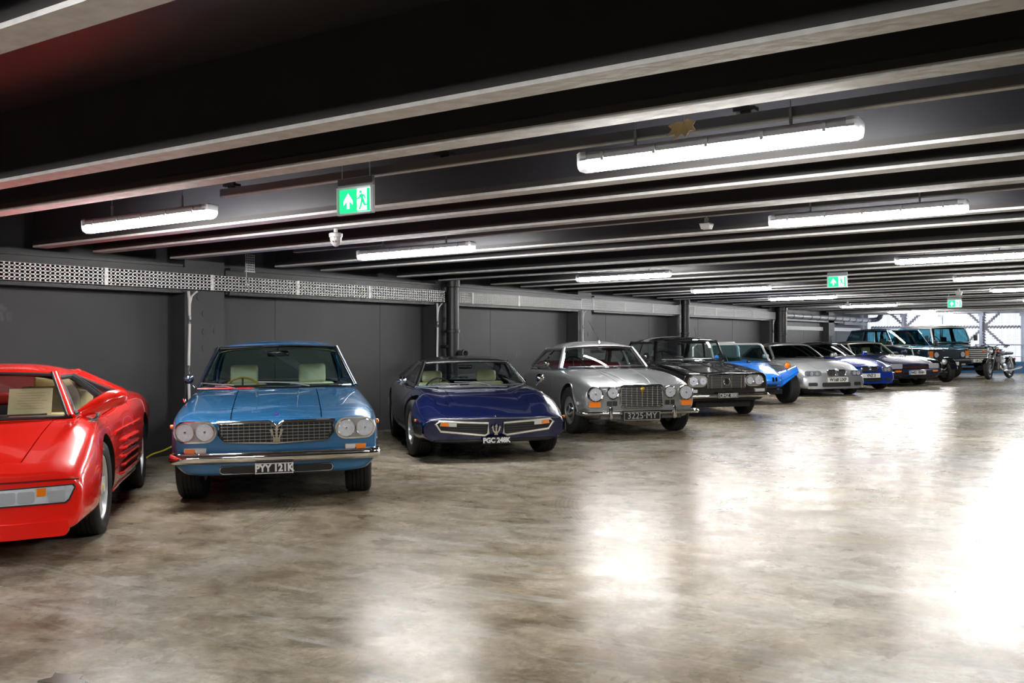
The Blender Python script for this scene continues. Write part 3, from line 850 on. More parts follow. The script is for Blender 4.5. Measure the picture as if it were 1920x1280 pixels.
for y, lb in DROPS:
    q = MB(); z1 = 1.935
    pts = [(XF + .04, y - .02, z1 - .012)] + [(XF + .03, y + .006 * math.sin(k * .55), z1 - .10 - k * .1) for k in range(20)]
    q.tube(pts, .016, n=8)
    q.tube([(XF + .05, y + .105, z1 - .012), (XF + .05, y + .075, z1 - .025), (XF + .04, y + .03, z1 - .07), (XF + .035, y + .012, z1 - .16), (XF + .032, y + .014, z1 - .35)], .011, n=7)
    tag(q.build('cable_conduit', mat('white_conduit', (.72, .72, .71), .5)), lb, 'conduit', 'white cable drops from the tray')
M_PIPE = mat('black_pipe', (.010, .010, .011), .4)
PIPES = [(13.0, .105, 'black downpipe with an open branch and a collar, on the second column'), (22.66, .10, 'black downpipe behind the black saloon, farther along the wall'), (30.16, .19, 'thick black downpipe on the column where the pale pipe run starts')]
for k, (y, r, lb) in enumerate(PIPES):
    t = thing('downpipe', lb, 'pipe', (XF + .13, y, floor_z(XF)), 0, 'black downpipes on the wall columns', tilt=False)
    MB().lathe([(r, .0), (r, 2.42)], axis='z', n=20).build('pipe', M_PIPE, t)
    MB().lathe([(r, 1.50), (r + .014, 1.505), (r + .014, 1.55), (r, 1.555)], axis='z', n=20).build('collar', M_PIPE, t)
    MB().lathe([(r, 2.24), (r + .016, 2.25), (r + .016, 2.36), (r, 2.37)], axis='z', n=20).build('top_socket', M_PIPE, t)
    MB().box((-.06, -.02, 1.28), (.12, .30, .04)).build('strap', M_BLACK, t, smooth=0)
    if k == 0:
        M = Matrix.Rotation(math.radians(28), 3, 'Z')
        MB().lathe([(.05, 0), (.05, .14), (.066, .14), (.066, .19), (.045, .19), (.045, .10), (0, .10)], c=(.07, .075, 1.165), axis='x', n=20, M=Matrix.Rotation(math.radians(-18), 3, 'Z')).build('branch_socket', mat('grey_pipe_ring', (.06, .06, .06), .4), t)
t = thing('pipe_run', 'pale horizontal pipe with dark couplings under the ceiling at the far end of the wall', 'pipe', (XF + .12, 30.6, 2.08), 0, tilt=False)
MB().tube([(0, 0, 0), (0, 11.2, 0.02)], .085, n=14).build('pipe', mat('pale_pipe', (.42, .44, .47), .4), t)
for k in range(11):
    MB().tube([(0, .7 + k * 1.0, 0), (0, .78 + k * 1.0, 0)], .093, n=14).build('coupling', mat('pipe_coupling', (.07, .075, .085), .4), t)
MB().tube([(0, 11.2, .02), (.10, 11.4, .03), (.28, 11.45, .06), (.40, 11.35, .15), (.42, 11.3, .25)], .10, n=12).build('elbow', mat('pipe_elbow', (.08, .09, .12), .4), t)
# small perforated drop of tray beside the first column
t = thing('tray_offcut', 'short upright piece of wire mesh tray with a cable above the blue coupe', 'cable tray', (XF + .12, 8.60, 2.20), 0, tilt=False)
q = MB()
for i in range(5): q.box((0, .01 + i * .035, .11), (.004, .006, .22))
for i in range(8): q.box((0, .08, .005 + i * .030), (.004, .15, .006))
q.box((0, .08, .004), (.02, .16, .012)); q.build('mesh', M_TRAY, t, smooth=0)
MB().tube([(0, .01, .2), (.01, .012, .02), (0, .02, -.1), (-.02, .06, -.2)], .006, n=6).build('cable', mat('white_conduit', (.72, .72, .71), .5), t)

# ------------------------------------------------------------------ fluorescent fittings
M_DIFF = mat('lit_diffuser', (.9, .9, .9), .4, emit=(1.0, .985, .96), estr=LAMP)
M_TRAYLAMP = mat('lamp_housing', (.34, .34, .35), .5)
M_ENDCAP = mat('lamp_end_cap', (.62, .63, .64), .3, trans=.25)
def lamp_fitting(label, x, y, group, L=1.60):
    t = thing('fluorescent_light', label, 'light fixture', (x, y, soffit_z(x) - .02), 0, group)
    h = L / 2
    def prof(sec, x0, x1, nm, m, par=t):
        b = MB(); n = len(sec); vs = [(x0, p, q) for p, q in sec] + [(x1, p, q) for p, q in sec]
        fs = [tuple(range(n - 1, -1, -1)), tuple(range(n, 2 * n))] + [(k, (k + 1) % n, n + (k + 1) % n, n + k) for k in range(n)]
        return b.add(vs, fs).build(nm, m, par, smooth=30)
    prof([(-.058, .0), (-.05, .045), (-.03, .052), (.03, .052), (.05, .045), (.058, .0)], -h + .03, h - .03, 'housing', M_TRAYLAMP)
    sec = [(-.052, .0), (-.052, -.022), (-.040, -.048), (-.018, -.060), (.018, -.060), (.040, -.048), (.052, -.022), (.052, .0)]
    prof(sec, -h + .07, h - .07, 'diffuser', M_DIFF)
    for sg in (-1, 1):
        b = MB(); vs = []; K = 4; s2 = [(p * 1.06, q * 1.05) for p, q in [(-.055, .046)] + sec + [(.055, .046)]]; n = len(s2)
        for i, (dx, f) in enumerate(((.07, 1), (.03, 1), (.008, .86), (0, .5))):
            vs += [(sg * (h - dx), p * f, -.005 + (q + .005) * f) for p, q in s2]
        fs = [tuple(range(n))] + [(i * n + k, i * n + (k + 1) % n, (i + 1) * n + (k + 1) % n, (i + 1) * n + k) for i in range(3) for k in range(n)] + [tuple(3 * n + k for k in range(n))]
        b.add(vs, fs).build('end_cap', M_ENDCAP, t, smooth=30, fix=True)
    for f in (-.78, -.38, 0, .38, .78):
        for sg in (-1, 1): MB().box((f * h, sg * .058, .012), (.018, .012, .05)).build('clip', M_TRAYLAMP, t, smooth=0)
    for f in (-.55, .55): MB().box((f * h, 0, .095), (.014, .014, .09)).box((f * h, 0, .26), (.005, .005, .42)).build('hanger', M_TRAYLAMP, t, smooth=0)
    return t
LY = [5.04, 8.47, 13.57, 18.2, 22.9, 29.4, 36.4, 39.9]
ORD = ['first', 'second', 'third', 'fourth', 'fifth', 'sixth', 'seventh', 'eighth']
src = None
def place(label, x, y, group):
    global src
    if src is None: src = lamp_fitting(label, x, y, group); return src
    c = copy_tree(src); c.location = (x, y, soffit_z(x) - .02); c['label'] = label; c['group'] = group; return c
def cnt(side, i, n):
    where = {0: 'nearest', n - 1: 'farthest'}.get(i, ORD[i])
    return 'lit tube light, %s in the %s' % (where, side)
for i, y in enumerate(LY): place(cnt('line along the wall above the cars', i, 8), -6.74 if i < 6 else -6.9, y, 'fluorescent lights in the line by the wall')
for i, y in enumerate(LY): place(cnt('line over the open lane', i, 8), -1.98, y, 'fluorescent lights in the line over the lane')
for x, y in ((-1.98, .3), (-6.74, .3), (-1.98, -4.0)): place('lit fluorescent tube light behind the camera, outside the picture', x, y, 'fluorescent lights outside the picture')
# slim supply rails above the fittings
M_RAIL = mat('supply_rail', (.12, .12, .13), .5); M_RAILB = mat('rail_underside', (.52, .52, .51), .5)
for i, y in enumerate(LY[:6]):
    x0, x1 = -8.6 if i else -5.9, 11.5
    t = thing('supply_rail', 'slim metal rail above the ' + ORD[i] + ' row of tube lights', 'rail', (0, y + .052, 0), 0, 'supply rails above the lights', tilt=False)
    for nm, z0, z1, m in (('rail', .085, .135, M_RAIL), ('rail_base', .078, .085, M_RAILB)):
        vs = []
        for z in (z0, z1): vs += [(x0, -.028, soffit_z(x0) + z), (x1, -.028, soffit_z(x1) + z), (x1, .028, soffit_z(x1) + z), (x0, .028, soffit_z(x0) + z)]
        MB().add(vs, [(0, 3, 2, 1), (4, 5, 6, 7), (0, 1, 5, 4), (1, 2, 6, 5), (2, 3, 7, 6), (3, 0, 4, 7)]).build(nm, m, t, smooth=0)
    for xx in np.arange(x0 + .1, x1, 2.0):
        MB().box((xx, 0, soffit_z(xx) + .26), (.05, .03, .27)).box((xx, 0, soffit_z(xx) + .16), (.12, .07, .02)).build('bracket', M_BEAMPAINT, t, smooth=0)

# ------------------------------------------------------------------ exit signs
M_GREEN = mat('sign_green', (.0, .45, .16), .5, emit=(.0, .62, .20), estr=.9)
M_SIGNW = mat('sign_white', (.85, .9, .87), .5, emit=(.85, 1.0, .92), estr=.9)
M_CLEARP = mat('sign_frame', (.62, .66, .70), .3)
def exit_sign(label, x, y, zc, w=.305):
    t = thing('exit_sign', label, 'sign', (x, y, zc), 0, 'green exit signs under the ceiling')
    h = w * .60
    f = lambda a, b, d: Vector((a * w, d, b * w))
    MB().box((0, .012, 0), (w, .018, h)).build('panel', M_CLEARP, t, smooth=0)
    fr = MB()
    for sg in (-1, 1): fr.box((sg * w * .488, 0, 0), (w * .024, .03, h)); fr.box((0, 0, sg * h * .485), (w, .03, h * .035))
    fr.build('frame', M_CLEARP, t, smooth=0)
    MB().box((-w * .4, .01, h * .5 + .30), (.006, .006, .5)).box((w * .4, .01, h * .5 + .30), (.006, .006, .5)).build('suspension', M_CLEARP, t, smooth=0)
    MB().box((0, .01, h * .5 + .03), (w, .022, .06)).build('lamp_rail', mat('sign_rail', (.20, .22, .24), .4), t, smooth=0)
    a = MB().prism([(-.44, -.25), (.06, -.25), (.06, .25), (-.44, .25)], f, .001, -.004).build('green_field', M_GREEN, t, smooth=0)
    MB().prism([(-.225, -.17), (-.155, -.17), (-.155, .0), (-.06, -.085), (-.06, .0), (-.19, .17), (-.32, .0), (-.32, -.085), (-.225, .0)], f, -.004, -.007).build('arrow', M_SIGNW, a, smooth=0)
    b = MB().prism([(.06, -.25), (.46, -.25), (.46, .25), (.06, .25)], f, .001, -.003).build('white_field', M_SIGNW, t, smooth=0)
    m = MB()
    m.prism([(.35, -.24), (.43, -.24), (.43, .24), (.35, .24)], f, -.003, -.006)                 # door leaf
    m.prism([(.06, -.25), (.46, -.25), (.46, -.23), (.06, -.23)], f, -.003, -.006)
    m.prism([(.17 + .032 * math.cos(k * PI / 6), .175 + .032 * math.sin(k * PI / 6)) for k in range(12)], f, -.003, -.007)   # running figure
    m.prism([(.15, .12), (.22, .13), (.25, .02), (.19, .0)], f, -.003, -.007)
    m.prism([(.16, .125), (.12, .06), (.075, .045), (.07, .02), (.135, .03), (.18, .09)], f, -.003, -.007)
    m.prism([(.21, .125), (.28, .10), (.315, .03), (.29, .02), (.26, .07), (.20, .09)], f, -.003, -.007)
    m.prism([(.19, .01), (.25, .02), (.30, -.10), (.40, -.10), (.40, -.13), (.27, -.13)], f, -.003, -.007)
    m.prism([(.19, .01), (.23, .0), (.20, -.11), (.15, -.21), (.12, -.20), (.165, -.10)], f, -.003, -.007)
    m.build('running_figure', M_GREEN, b, smooth=0)
    return t
exit_sign('green exit sign with arrow and running figure, nearest and largest', -4.42, 4.93, 2.275)
exit_sign('green exit sign hanging halfway down the hall, second from the camera', -4.07, 15.7, 2.245)
exit_sign('small green exit sign farthest away, near the perforated screen', -3.77, 24.9, 2.17)

# ------------------------------------------------------------------ camera dome, sensors, leaf, cable
M_WHITEPL = mat('white_plastic', (.55, .55, .54), .35)
t = thing('security_camera', 'white turret security camera hanging under a beam above the blue coupe', 'camera', (-6.15, 6.6, soffit_z(-6.15)), 0, tilt=False)
MB().lathe([(.018, 0), (.018, -.05)], axis='z', n=14).build('stem', M_WHITEPL, t)
MB().lathe([(.0, -.035), (.045, -.036), (.062, -.045), (.060, -.075), (.052, -.08)], axis='z', n=24).build('mount_ring', M_WHITEPL, t)
bl = MB().lathe([(.052, -.075), (.05, -.105), (.040, -.135), (.022, -.155), (0, -.162)], axis='z', n=24).build('eyeball', M_WHITEPL, t)
for dx, m in ((-.012, M_BLACK), (.020, mat('grey_lens', (.15, .15, .16), .3))):
    MB().lathe([(.011, 0), (.011, -.006), (0, -.007)], c=(.018 + dx, -.038, -.118), axis='y', n=12, M=Matrix.Rotation(.4, 3, 'X')).build('lens', m, bl)
def sensor(lb, x, y, z, s=1):
    t = thing('detector', lb, 'sensor', (x, y, z), 0, 'small white ceiling detectors', tilt=False)
    MB().lathe([(.02 * s, .05 * s), (.02 * s, 0)], axis='z', n=12).lathe([(.008, .48), (.008, .0)], axis='z', n=8).build('stem', M_WHITEPL, t)
    q = MB(); w, d = .052 * s, .038 * s
    q.add([(-w, -w, 0), (w, -w, 0), (w, w, 0), (-w, w, 0), (-d, -d, -.052 * s), (d, -d, -.052 * s), (d, d, -.052 * s), (-d, d, -.052 * s)], [(0, 1, 2, 3), (4, 7, 6, 5), (0, 4, 5, 1), (1, 5, 6, 2), (2, 6, 7, 3), (3, 7, 4, 0)])
    q.build('housing', M_WHITEPL, t, smooth=0, fix=True)
sensor('small white box detector under the rail, left of the second lane light', -3.40, 8.57, soffit_z(-3.4) + .02)
sensor('tiny white detector far down the hall right of the second exit sign', -3.35, 22.7, soffit_z(-3.3) - .05, 1.3)
sensor('tiny white detector far down the hall above the far wall lights', -6.7, 26.9, soffit_z(-6.7) - .05, 1.4)
t = thing('dried_leaf', 'dry brown leaf hanging from a beam above the nearest lane light', 'leaf', (-1.86, 4.40, soffit_z(-1.86) - .005), 0)
q = MB().tube([(0, 0, .01), (.004, -.01, -.03)], .003, n=5); q.build('stem', mat('leaf_stem', (.05, .035, .02), .8), t)
P = [(0, .0), (.02, .012), (.06, -.005), (.045, -.022), (.062, -.05), (.03, -.045), (.01, -.075), (-.01, -.055), (-.05, -.085), (-.04, -.05), (-.085, -.06), (-.055, -.03), (-.075, -.012), (-.03, .002)]
MB().prism(P, lambda a, b, d: Vector((a, -.01 + d + .25 * b * b + .1 * a, -.02 + b)), 0, .004).build('blade', mat('dry_leaf', (.13, .085, .025), .8, noise=(30, .5)), t)
pts = [(-9.70, 6.95, floor_z(-9.7) + .012), (-9.60, 7.10, floor_z(-9.6) + .015), (-9.55, 7.22, .035), (-9.52, 7.36, .07), (-9.50, 7.50, .12), (-9.50, 7.62, .20), (-9.52, 7.72, .30), (-9.6, 7.82, .38)]
tag(MB().tube(pts, .010, n=7).build('yellow_cable', mat('yellow_cable', (.55, .47, .03), .5)), 'yellow cable rising from the floor beside the red car to the blue coupe', 'cable')

P = [(.11 * math.cos(a) * (1 + .35 * math.sin(3 * a + 1)) , .06 * math.sin(a) * (1 + .3 * math.sin(5 * a))) for a in np.linspace(0, 2 * PI, 25)[:-1]]
tag(MB().prism(P, lambda a, b, d: Vector((-3.48 + a, 2.235 + b, floor_z(-3.48 + a) + .001 + d)), 0, .0015).build('oil_stain', mat('oily_stain', (.03, .022, .008), .25), smooth=0), 'small dark oily stain on the floor at the bottom edge', 'stain')


# ================================================================== cars
def car_root(label, group, x, y, deg, scale=1.0):
    t = thing('car', label, 'car', (x, y, floor_z(x) + .001), math.radians(deg), group)
    t.scale = (scale,) * 3
    return t
CARS = 'cars parked at an angle along the wall'

def trident(c, name, m, y, z, h, off, parent=None, crown=False):
    """Three-pronged emblem standing on the nose."""
    P = [(-.24, 0), (.24, 0), (.22, .16), (.24, .34), (.34, .52), (.37, .70), (.47, .74), (.24, .86), (.22, .70), (.20, .50), (.12, .28), (.07, .30), (.07, .74), (.14, .76), (0, 1.0), (-.14, .76), (-.07, .74), (-.07, .30), (-.12, .28), (-.20, .50), (-.22, .70), (-.24, .86), (-.47, .74), (-.37, .70), (-.34, .52), (-.24, .34), (-.22, .16)] if crown else [(-.16, 0), (.16, 0), (.16, .10), (.10, .13), (.30, .36), (.36, .62), (.44, .62), (.30, .86), (.22, .60), (.24, .60), (.20, .42), (.07, .24), (.06, .72), (.13, .72), (0, 1.0), (-.13, .72), (-.06, .72), (-.07, .24), (-.20, .42), (-.24, .60), (-.22, .60), (-.30, .86), (-.44, .62), (-.36, .62), (-.30, .36), (-.10, .13), (-.16, .10)]
    return MB().prism([(y + a * h, z + b * h) for a, b in P], c.fp(off), 0, .012).build(name, m, parent or c.root, smooth=0)

# ---- blue coupe
def blue_coupe():
    r = car_root('metallic blue two-door coupe with paired round headlamps and trident grille, plate PYY 121K', CARS, -6.38, 6.12, -44.2)
    pm = paint('blue_paint', (.028, .165, .38), .4, .26)
    #   x     zb   wb   w1  z1   w2   z2   w3   z3   w4   z4   w5   z5   z6
    st = [(-3.95, .34, .50, .66, .46, .72, .60, .70, .76, .60, .80, .44, .81, .815),
          (-3.70, .28, .66, .78, .40, .82, .60, .78, .80, .66, .85, .46, .86, .865),
          (-3.20, .22, .72, .83, .36, .86, .60, .81, .84, .70, .89, .48, .90, .905),
          (-2.30, .20, .74, .85, .34, .87, .60, .82, .85, .72, .89, .48, .90, .905),
          (-1.25, .20, .74, .85, .34, .87, .60, .82, .83, .72, .87, .47, .88, .885),
          (-.60, .21, .74, .85, .36, .87, .60, .82, .80, .71, .845, .47, .840, .855),
          (.00, .22, .73, .84, .36, .865, .58, .82, .765, .70, .80, .465, .790, .805),
          (.50, .24, .72, .82, .36, .835, .56, .81, .715, .69, .75, .46, .735, .745),
          (.76, .26, .68, .79, .36, .80, .54, .79, .665, .67, .705, .455, .690, .695)]
    c = Car(r, st, (0, .3, .3, .45, .42, .35, .22, 0), bow=.085, rake=-.06, zr=.55, nose=.035, tail=.10)
    c.body(dict(body=pm, well=M_WELL), [('hood', 6, 6, -1.02, .70, pm), ('door', 2, 4, -2.25, -1.0, pm)], (-3.0, -1.15, 4.6), [(0, .33, .385, .52), (-2.64, .33, .385, .52)])
    cream = mat('cream_leather', (.62, .58, .44), .45)
    g = dict(wb=(-1.02, -1.22, .885, .765), wt=(-1.62, -1.70, 1.275, .60), rt=(-2.62, -2.55, 1.27, .585), rb=(-3.20, -3.02, .905, .70), posts=[(.50, .03)], c0=.86, c_lean=-.05, crown=.055, pillar=.024, wtrim=True,
             mats=dict(glass=M_GREENGLASS, roof=pm, frame=mat('dark_blue_metal', (.05, .07, .11), .2, metal=.6, coat=1), trim=M_CHROME, post=mat('dark_blue_metal', (.05, .07, .11)), roofside=pm, lining=mat('cream_lining', (.50, .47, .33), .8)))
    c.cabin(g); c.tub(-3.0, -1.2, .70, .42, .86, M_DARKTRIM); c.dash(-1.60, -1.25, .68, .90, M_BLACK)
    for y in (.36, -.36): c.seat(-2.15, y, .45, .90, .50, cream, hw=.29, hz=.21, lean=.12)
    MB().rbox((-2.85, 0, .70), (.16, 1.25, .42), .06).build('rear_seat', mat('dark_green_trim', (.06, .07, .06), .7), r)
    c.steering(-1.66, -.36, .80, .19, mat('wood_rim', (.45, .27, .06), .3, coat=.5))
    MB().rbox((-1.72, 0, 1.215), (.03, .22, .06), .02).tube([(-1.72, 0, 1.23), (-1.70, 0, 1.29)], .008).build('interior_mirror', M_GLOSSBLACK, r)
    c.wheels(2.64, 1.39, .33, .23, .20, 'slot', steer=-.07)
    # grille
    top = lambda y: .683 - .02 * max(0, 1 - abs(y) / .05) - .012 * (abs(y) / .46)**2 * 0
    poly = [(-.445, .675), (-.05, .675), (0, .652), (.05, .675), (.445, .675), (.445, .585), (.40, .528), (0, .512), (-.40, .528), (-.445, .585)]
    gr = c.plate_on_front('grille', poly, .006, M_BLACK, .004)
    for i in range(5):
        z = .545 + i * .026; hw = .43 if z > .58 else .41
        c.bar_on_front('grille_bar', [(y, z) for y in np.linspace(-hw, hw, 13)], .0026, M_ALLOY, .022, gr)
    for i in range(21):
        y = -.42 + i * .042; c.bar_on_front('grille_bar', [(y, .525 + .05 * (abs(y) > .41)), (y, .672)], .0017, M_ALLOY, .016, gr, 4)
    c.bar_on_front('grille_frame', poly, .010, M_CHROME, .018, gr, 6, True)
    c.bar_on_front('grille_top_trim', [(-.46, .682)] + [(y, .684) for y in np.linspace(-.40, -.06, 6)] + [(-.035, .672), (0, .640), (.035, .672)] + [(y, .684) for y in np.linspace(.06, .40, 6)] + [(.46, .682)], .013, M_CHROME, .024, gr, 8)
    trident(c, 'trident_emblem', M_CHROME, 0, .522, .125, .030, crown=True)
    for sg in (1, -1):
        pod = c.plate_on_front('lamp_pod', stadium(sg * .625, .612, .165, .088), .012, M_CHROME, .0)
        c.plate_on_front('lamp_pod_face', stadium(sg * .625, .612, .152, .076), .015, mat('pod_silver', (.45, .46, .48), .3, metal=.7), .0)
        for y in (.550, .700): c.lamp(sg * y, .612, .066, .018, name='headlamp')
        ind = c.plate_on_front('indicator', rrect(sg * .625, .462, .085, .024, .006), .018, M_CHROME, .0)
        MB().prism(rrect(sg * .668, .462, .038, .018, .004), c.fp(.0), .018, .026).build('amber_lens', M_AMBER, ind, smooth=0)
        MB().prism(rrect(sg * .582, .462, .038, .018, .004), c.fp(.0), .018, .026).build('clear_lens', M_CLEAR, ind, smooth=0)
        MB().lathe([(.02, -.01), (.02, .01), (.012, .016), (0, .018)], c=(.45, sg * c.side(.45, .64), .64), axis='y', n=12, M=Matrix.Rotation(0 if sg > 0 else PI, 3, 'Z')).build('side_repeater', M_AMBER, r)
    sec = [(0, -.045), (.022, -.040), (.038, -.016), (.040, .010), (.028, .034), (.008, .046), (-.004, .046), (-.004, -.045)]
    c.bumper(.405, (.08, .35), M_CHROME, sec, .715, off=.03)
    c.plate_on_front('lower_intake', rrect(0, .305, .44, .030, .028), .004, M_BLACK, .006)
    c.bar_on_front('intake_trim', rrect(0, .305, .44, .030, .028), .005, M_CHROME, .010, None, 5, True)
    c.reg_plate('PYY 121K', -.02, .318, .295, .088, .075, M_PLATE_B, M_SILVERINK, size=.078, squash=.92)
    MB().lathe([(.024, 0), (.022, .008), (0, .012)], c=(.60, 0, c.top(.60, 0)), axis='z', n=16, M=Matrix.Rotation(.25, 3, 'Y')).build('bonnet_badge', mat('badge_blue', (.05, .04, .25), .2, coat=1), r)
    for sg in (1, -1):
        pts = [(x, sg * L_(.20, .165, (x + 1.0) / 1.35), c.top(x, .18) + .002) for x in np.linspace(-1.0, .35, 10)]
        MB().tube(pts, [.004] + [.008] * 7 + [.006, .002], n=6).build('bonnet_crease', pm, r)
    c.wipers(g, [((-.52, -.02), (-.78, .03), (-.55, .05), (-.98, .10)), ((.40, .0), (.02, .10), (.28, .085), (-.25, .115))], mat('wiper_steel', (.35, .36, .38), .3, metal=.8))
    c.mirror(-1.35, -.86, .98, mat('dark_blue_metal', (.05, .07, .11)), .05)
    MB().tube([(-.35, -.80, .80), (-.35, -.81, .83), (-.36, -.81, .845)], [.012, .010, .003], n=8).build('fender_lamp', M_CHROME, r)
    for sg in (1, -1):
        MB().tube([(x, sg * (c.side(x, .46) + .004), .46) for x in np.linspace(-2.25, -.45, 12)], .009, n=6).build('side_trim', M_CHROME, r)
    return r
blue_coupe()

# ---- red sports car
def red_sports():
    r = car_root('bright red mid-engined sports car with side strakes, cut off by the left edge', CARS, -6.665, 3.55, -41.9)
    pm = paint('red_paint', (.82, .014, .006), .0, .22)
    st = [(-3.25, .32, .6, .85, .42, .92, .62, .88, .80, .70, .845, .45, .85, .855),
          (-2.45, .18, .75, .93, .30, .945, .58, .90, .86, .72, .91, .45, .90, .90),
          (-1.70, .15, .75, .92, .25, .945, .56, .89, .84, .76, .89, .45, .88, .88),
          (-.90, .14, .75, .90, .25, .92, .54, .875, .80, .76, .84, .45, .83, .83),
          (-.10, .14, .75, .90, .24, .92, .52, .88, .775, .765, .83, .69, .822, .83),
          (.35, .14, .75, .90, .24, .92, .50, .88, .74, .755, .785, .67, .755, .76),
          (.70, .14, .74, .89, .24, .91, .46, .87, .64, .735, .685, .64, .662, .67),
          (1.02, .15, .70, .86, .22, .88, .42, .84, .515, .71, .555, .60, .55, .555)]
    c = Car(r, st, (0, .3, .3, .45, .40, .38, .15, 0), bow=.20, rake=.10, zr=.5, nose=.03, tail=.06, blend=.8)
    c.body(dict(body=pm, well=M_WELL), [('hood', 6, 6, .02, .90, pm), ('intake_panel', 2, 2, -1.80, -.62, mat('dark_red_recess', (.10, .002, .002), .4)), ('door', 2.5, 3.5, -1.55, -.30, pm)], (-1.75, -.05, 5), [(0, .32, .365, .58), (-2.45, .32, .37, .58)])
    M = dict(glass=M_GLASS, roof=pm, frame=pm, trim=M_BLACK, post=M_BLACK, roofside=pm, lining=M_DARKTRIM)
    g = dict(wb=(.16, .06, .815, .685), wt=(-.44, -.44, 1.10, .50), rt=(-1.25, -1.25, 1.10, .53), rb=(-2.25, -2.30, .895, .76), posts=[(.50, .05)], c0=.72, c_lean=-.28, crown=.05, pillar=.026, rail=.0, mats=M, wframe=.020, wtrim=True)
    c.cabin(g); c.tub(-1.75, -.1, .74, .30, .82, mat('dark_interior_red', (.03, .02, .018), .8)); c.dash(-.62, -.10, .72, .80, M_BLACK)
    tan = mat('tan_leather', (.66, .50, .24), .5)
    for y in (.36, -.36):
        MB().rbox((-1.22, y, .72), (.16, .56, .56), .07, M=Matrix.Rotation(-.32, 3, 'Y')).build('seat', tan, r, smooth=50)
        MB().rbox((-1.33, y, 1.0), (.10, .34, .16), .05, M=Matrix.Rotation(-.32, 3, 'Y')).build('headrest', tan, r, smooth=50)
    MB().rbox((-1.62, 0, .88), (.06, 1.3, .10), .03).build('parcel_trim', mat('red_trim', (.35, .01, .01), .5), r)
    MB().box((-.55, .42, .80), (.30, .46, .015)).build('dash_top', tan, r, smooth=0)
    c.steering(-.62, -.38, .78, .18, M_BLACK)
    c.wheels(2.45, 1.56, .32, .225, .225, 'star', steer=-.03, face=2, tr2=1.60, mats=mat('bright_alloy', (.78, .79, .80), .38, metal=.55))
    c.wipers(g, [((.02, -.03), (.45, .03), (.0, .04), (.80, .05)), ((-.35, -.03), (-.2, .03), (-.7, .05), (.05, .05))], M_BLACK)
    # side strakes
    for sg in (1, -1):
        for k in range(5):
            z = .325 + k * .062; x0, x1 = -1.80 + .02 * k, -.62 - .03 * k
            s0 = [(x, sg * (c.side(x, z) + (-.045 if abs(x - x0) < 1e-6 or abs(x - x1) < 1e-6 else .012)), z + .04 * (x - x0) / (x1 - x0) * 0) for x in np.linspace(x0, x1, 9)]
            MB().tube(s0, .016, n=8, flat=(.018, .013)).build('side_strake', pm, r)
        MB().tube([(x, sg * (c.side(x, .66) + .006), .655) for x in np.linspace(-2.0, -.45, 10)], .010, n=6, flat=(.008, .014)).build('strake_rail', pm, r)
        MB().tube([(x, sg * (c.side(x, .24) - .004), .235) for x in np.linspace(-2.02, -.45, 10)], .014, n=6).build('sill_edge', pm, r)
        # mirror: broad painted wedge on the window corner
        b = MB(); path = [(.06, sg * .74, .835), (.03, sg * .82, .875), (-.04, sg * .91, .92), (-.10, sg * .97, .935), (-.12, sg * 1.01, .935)]
        b.tube(path, [.03, .048, .062, .062, .042], n=12)
        b.build('door_mirror', pm, r, smooth=60)
        MB().tube([(-.24, sg * .83, .84), (.02, sg * .84, .80), (.20, sg * .80, .775)], .012, n=6).build('cowl_vent', M_BLACK, r)
        # wide lamp cluster
        y0 = sg * .60
        def slant(d, e): return [(sg * p, q) for p, q in ((.36 + d, .455 - e), (.825 - d, .462 - e), (.835 - d, .440), (.805 - d, .365 + e), (.785 - d, .350 + e), (.36 + d, .350 + e))][::sg]
        a = c.plate_on_front('indicator_housing', slant(0, 0), .006, M_BLACK, .0)
        c.plate_on_front('lamp_reflector', slant(.008, .008), .009, M_REFLECT, .0, parent=a)
        for yy, w_, zz in ((.45, .07, .40), (.575, .045, .40), (.735, .045, .395)): c.plate_on_front('reflector_bowl', rrect(sg * yy, zz, w_, .034, .012), .013, M_CLEAR, .0, parent=a)
        c.plate_on_front('amber_lens', rrect(sg * .655, .425, .024, .024, .004), .014, M_AMBER, .0, parent=a)
        c.plate_on_front('lens', slant(.006, .006), .020, M_LENS, .004, parent=a)
    c.bar_on_front('bumper_seam', [(y, .335 + .155) for y in np.linspace(-.85, .85, 21)], .005, mat('dark_red_recess', (.10, .002, .002)), .002)
    c.plate_on_front('chin_spoiler', rrect(0, .205, .80, .045, .03), .016, pm, .0, n=24)
    q = MB()
    for k in range(9): q.box((-.04 + .0, -.02 + k * .028, c.top(-.04, .1) + .006), (.05, .014, .014))
    o = MB().prism(stadium(.09, 0, .14, .028), lambda a, b, d: Vector((-.04 + b, a, c.top(-.04, .1) + d)), 0, .006).build('cowl_grille', M_BLACK, r, smooth=0)
    q.build('grille_slat', mat('dark_red_recess', (.10, .002, .002)), o, smooth=0)
    MB().lathe([(.010, 0), (.012, .004), (0, .006)], c=(.20, c.side(.20, .60), .60), axis='y', n=12).build('side_repeater', M_AMBER, r)
    return r
red_sports()
t = thing('paper_notice', 'cream paper notice propped on the dashboard of the red sports car', 'paper', (-6.665, 3.55, floor_z(-6.665)), math.radians(-41.9))
Mn = Matrix.Translation((-.46, .33, .905)) @ Matrix.Rotation(math.radians(-22), 4, 'Y')
q = MB().box((0, 0, 0), (.004, .29, .20)); q.v = [tuple(Mn @ Vector(p)) for p in q.v]; q.build('sheet', mat('cream_paper', (.78, .62, .38), .7), t, smooth=0)
q = MB()
for k in range(7): q.box((.003, -.0 + (.01 if k % 2 else 0), .065 - k * .02), (.001, .20 - .03 * (k % 3), .004))
q.v = [tuple(Mn @ Vector(p)) for p in q.v]; q.build('printed_lines', mat('faded_print', (.60, .46, .27), .8), t, smooth=0)

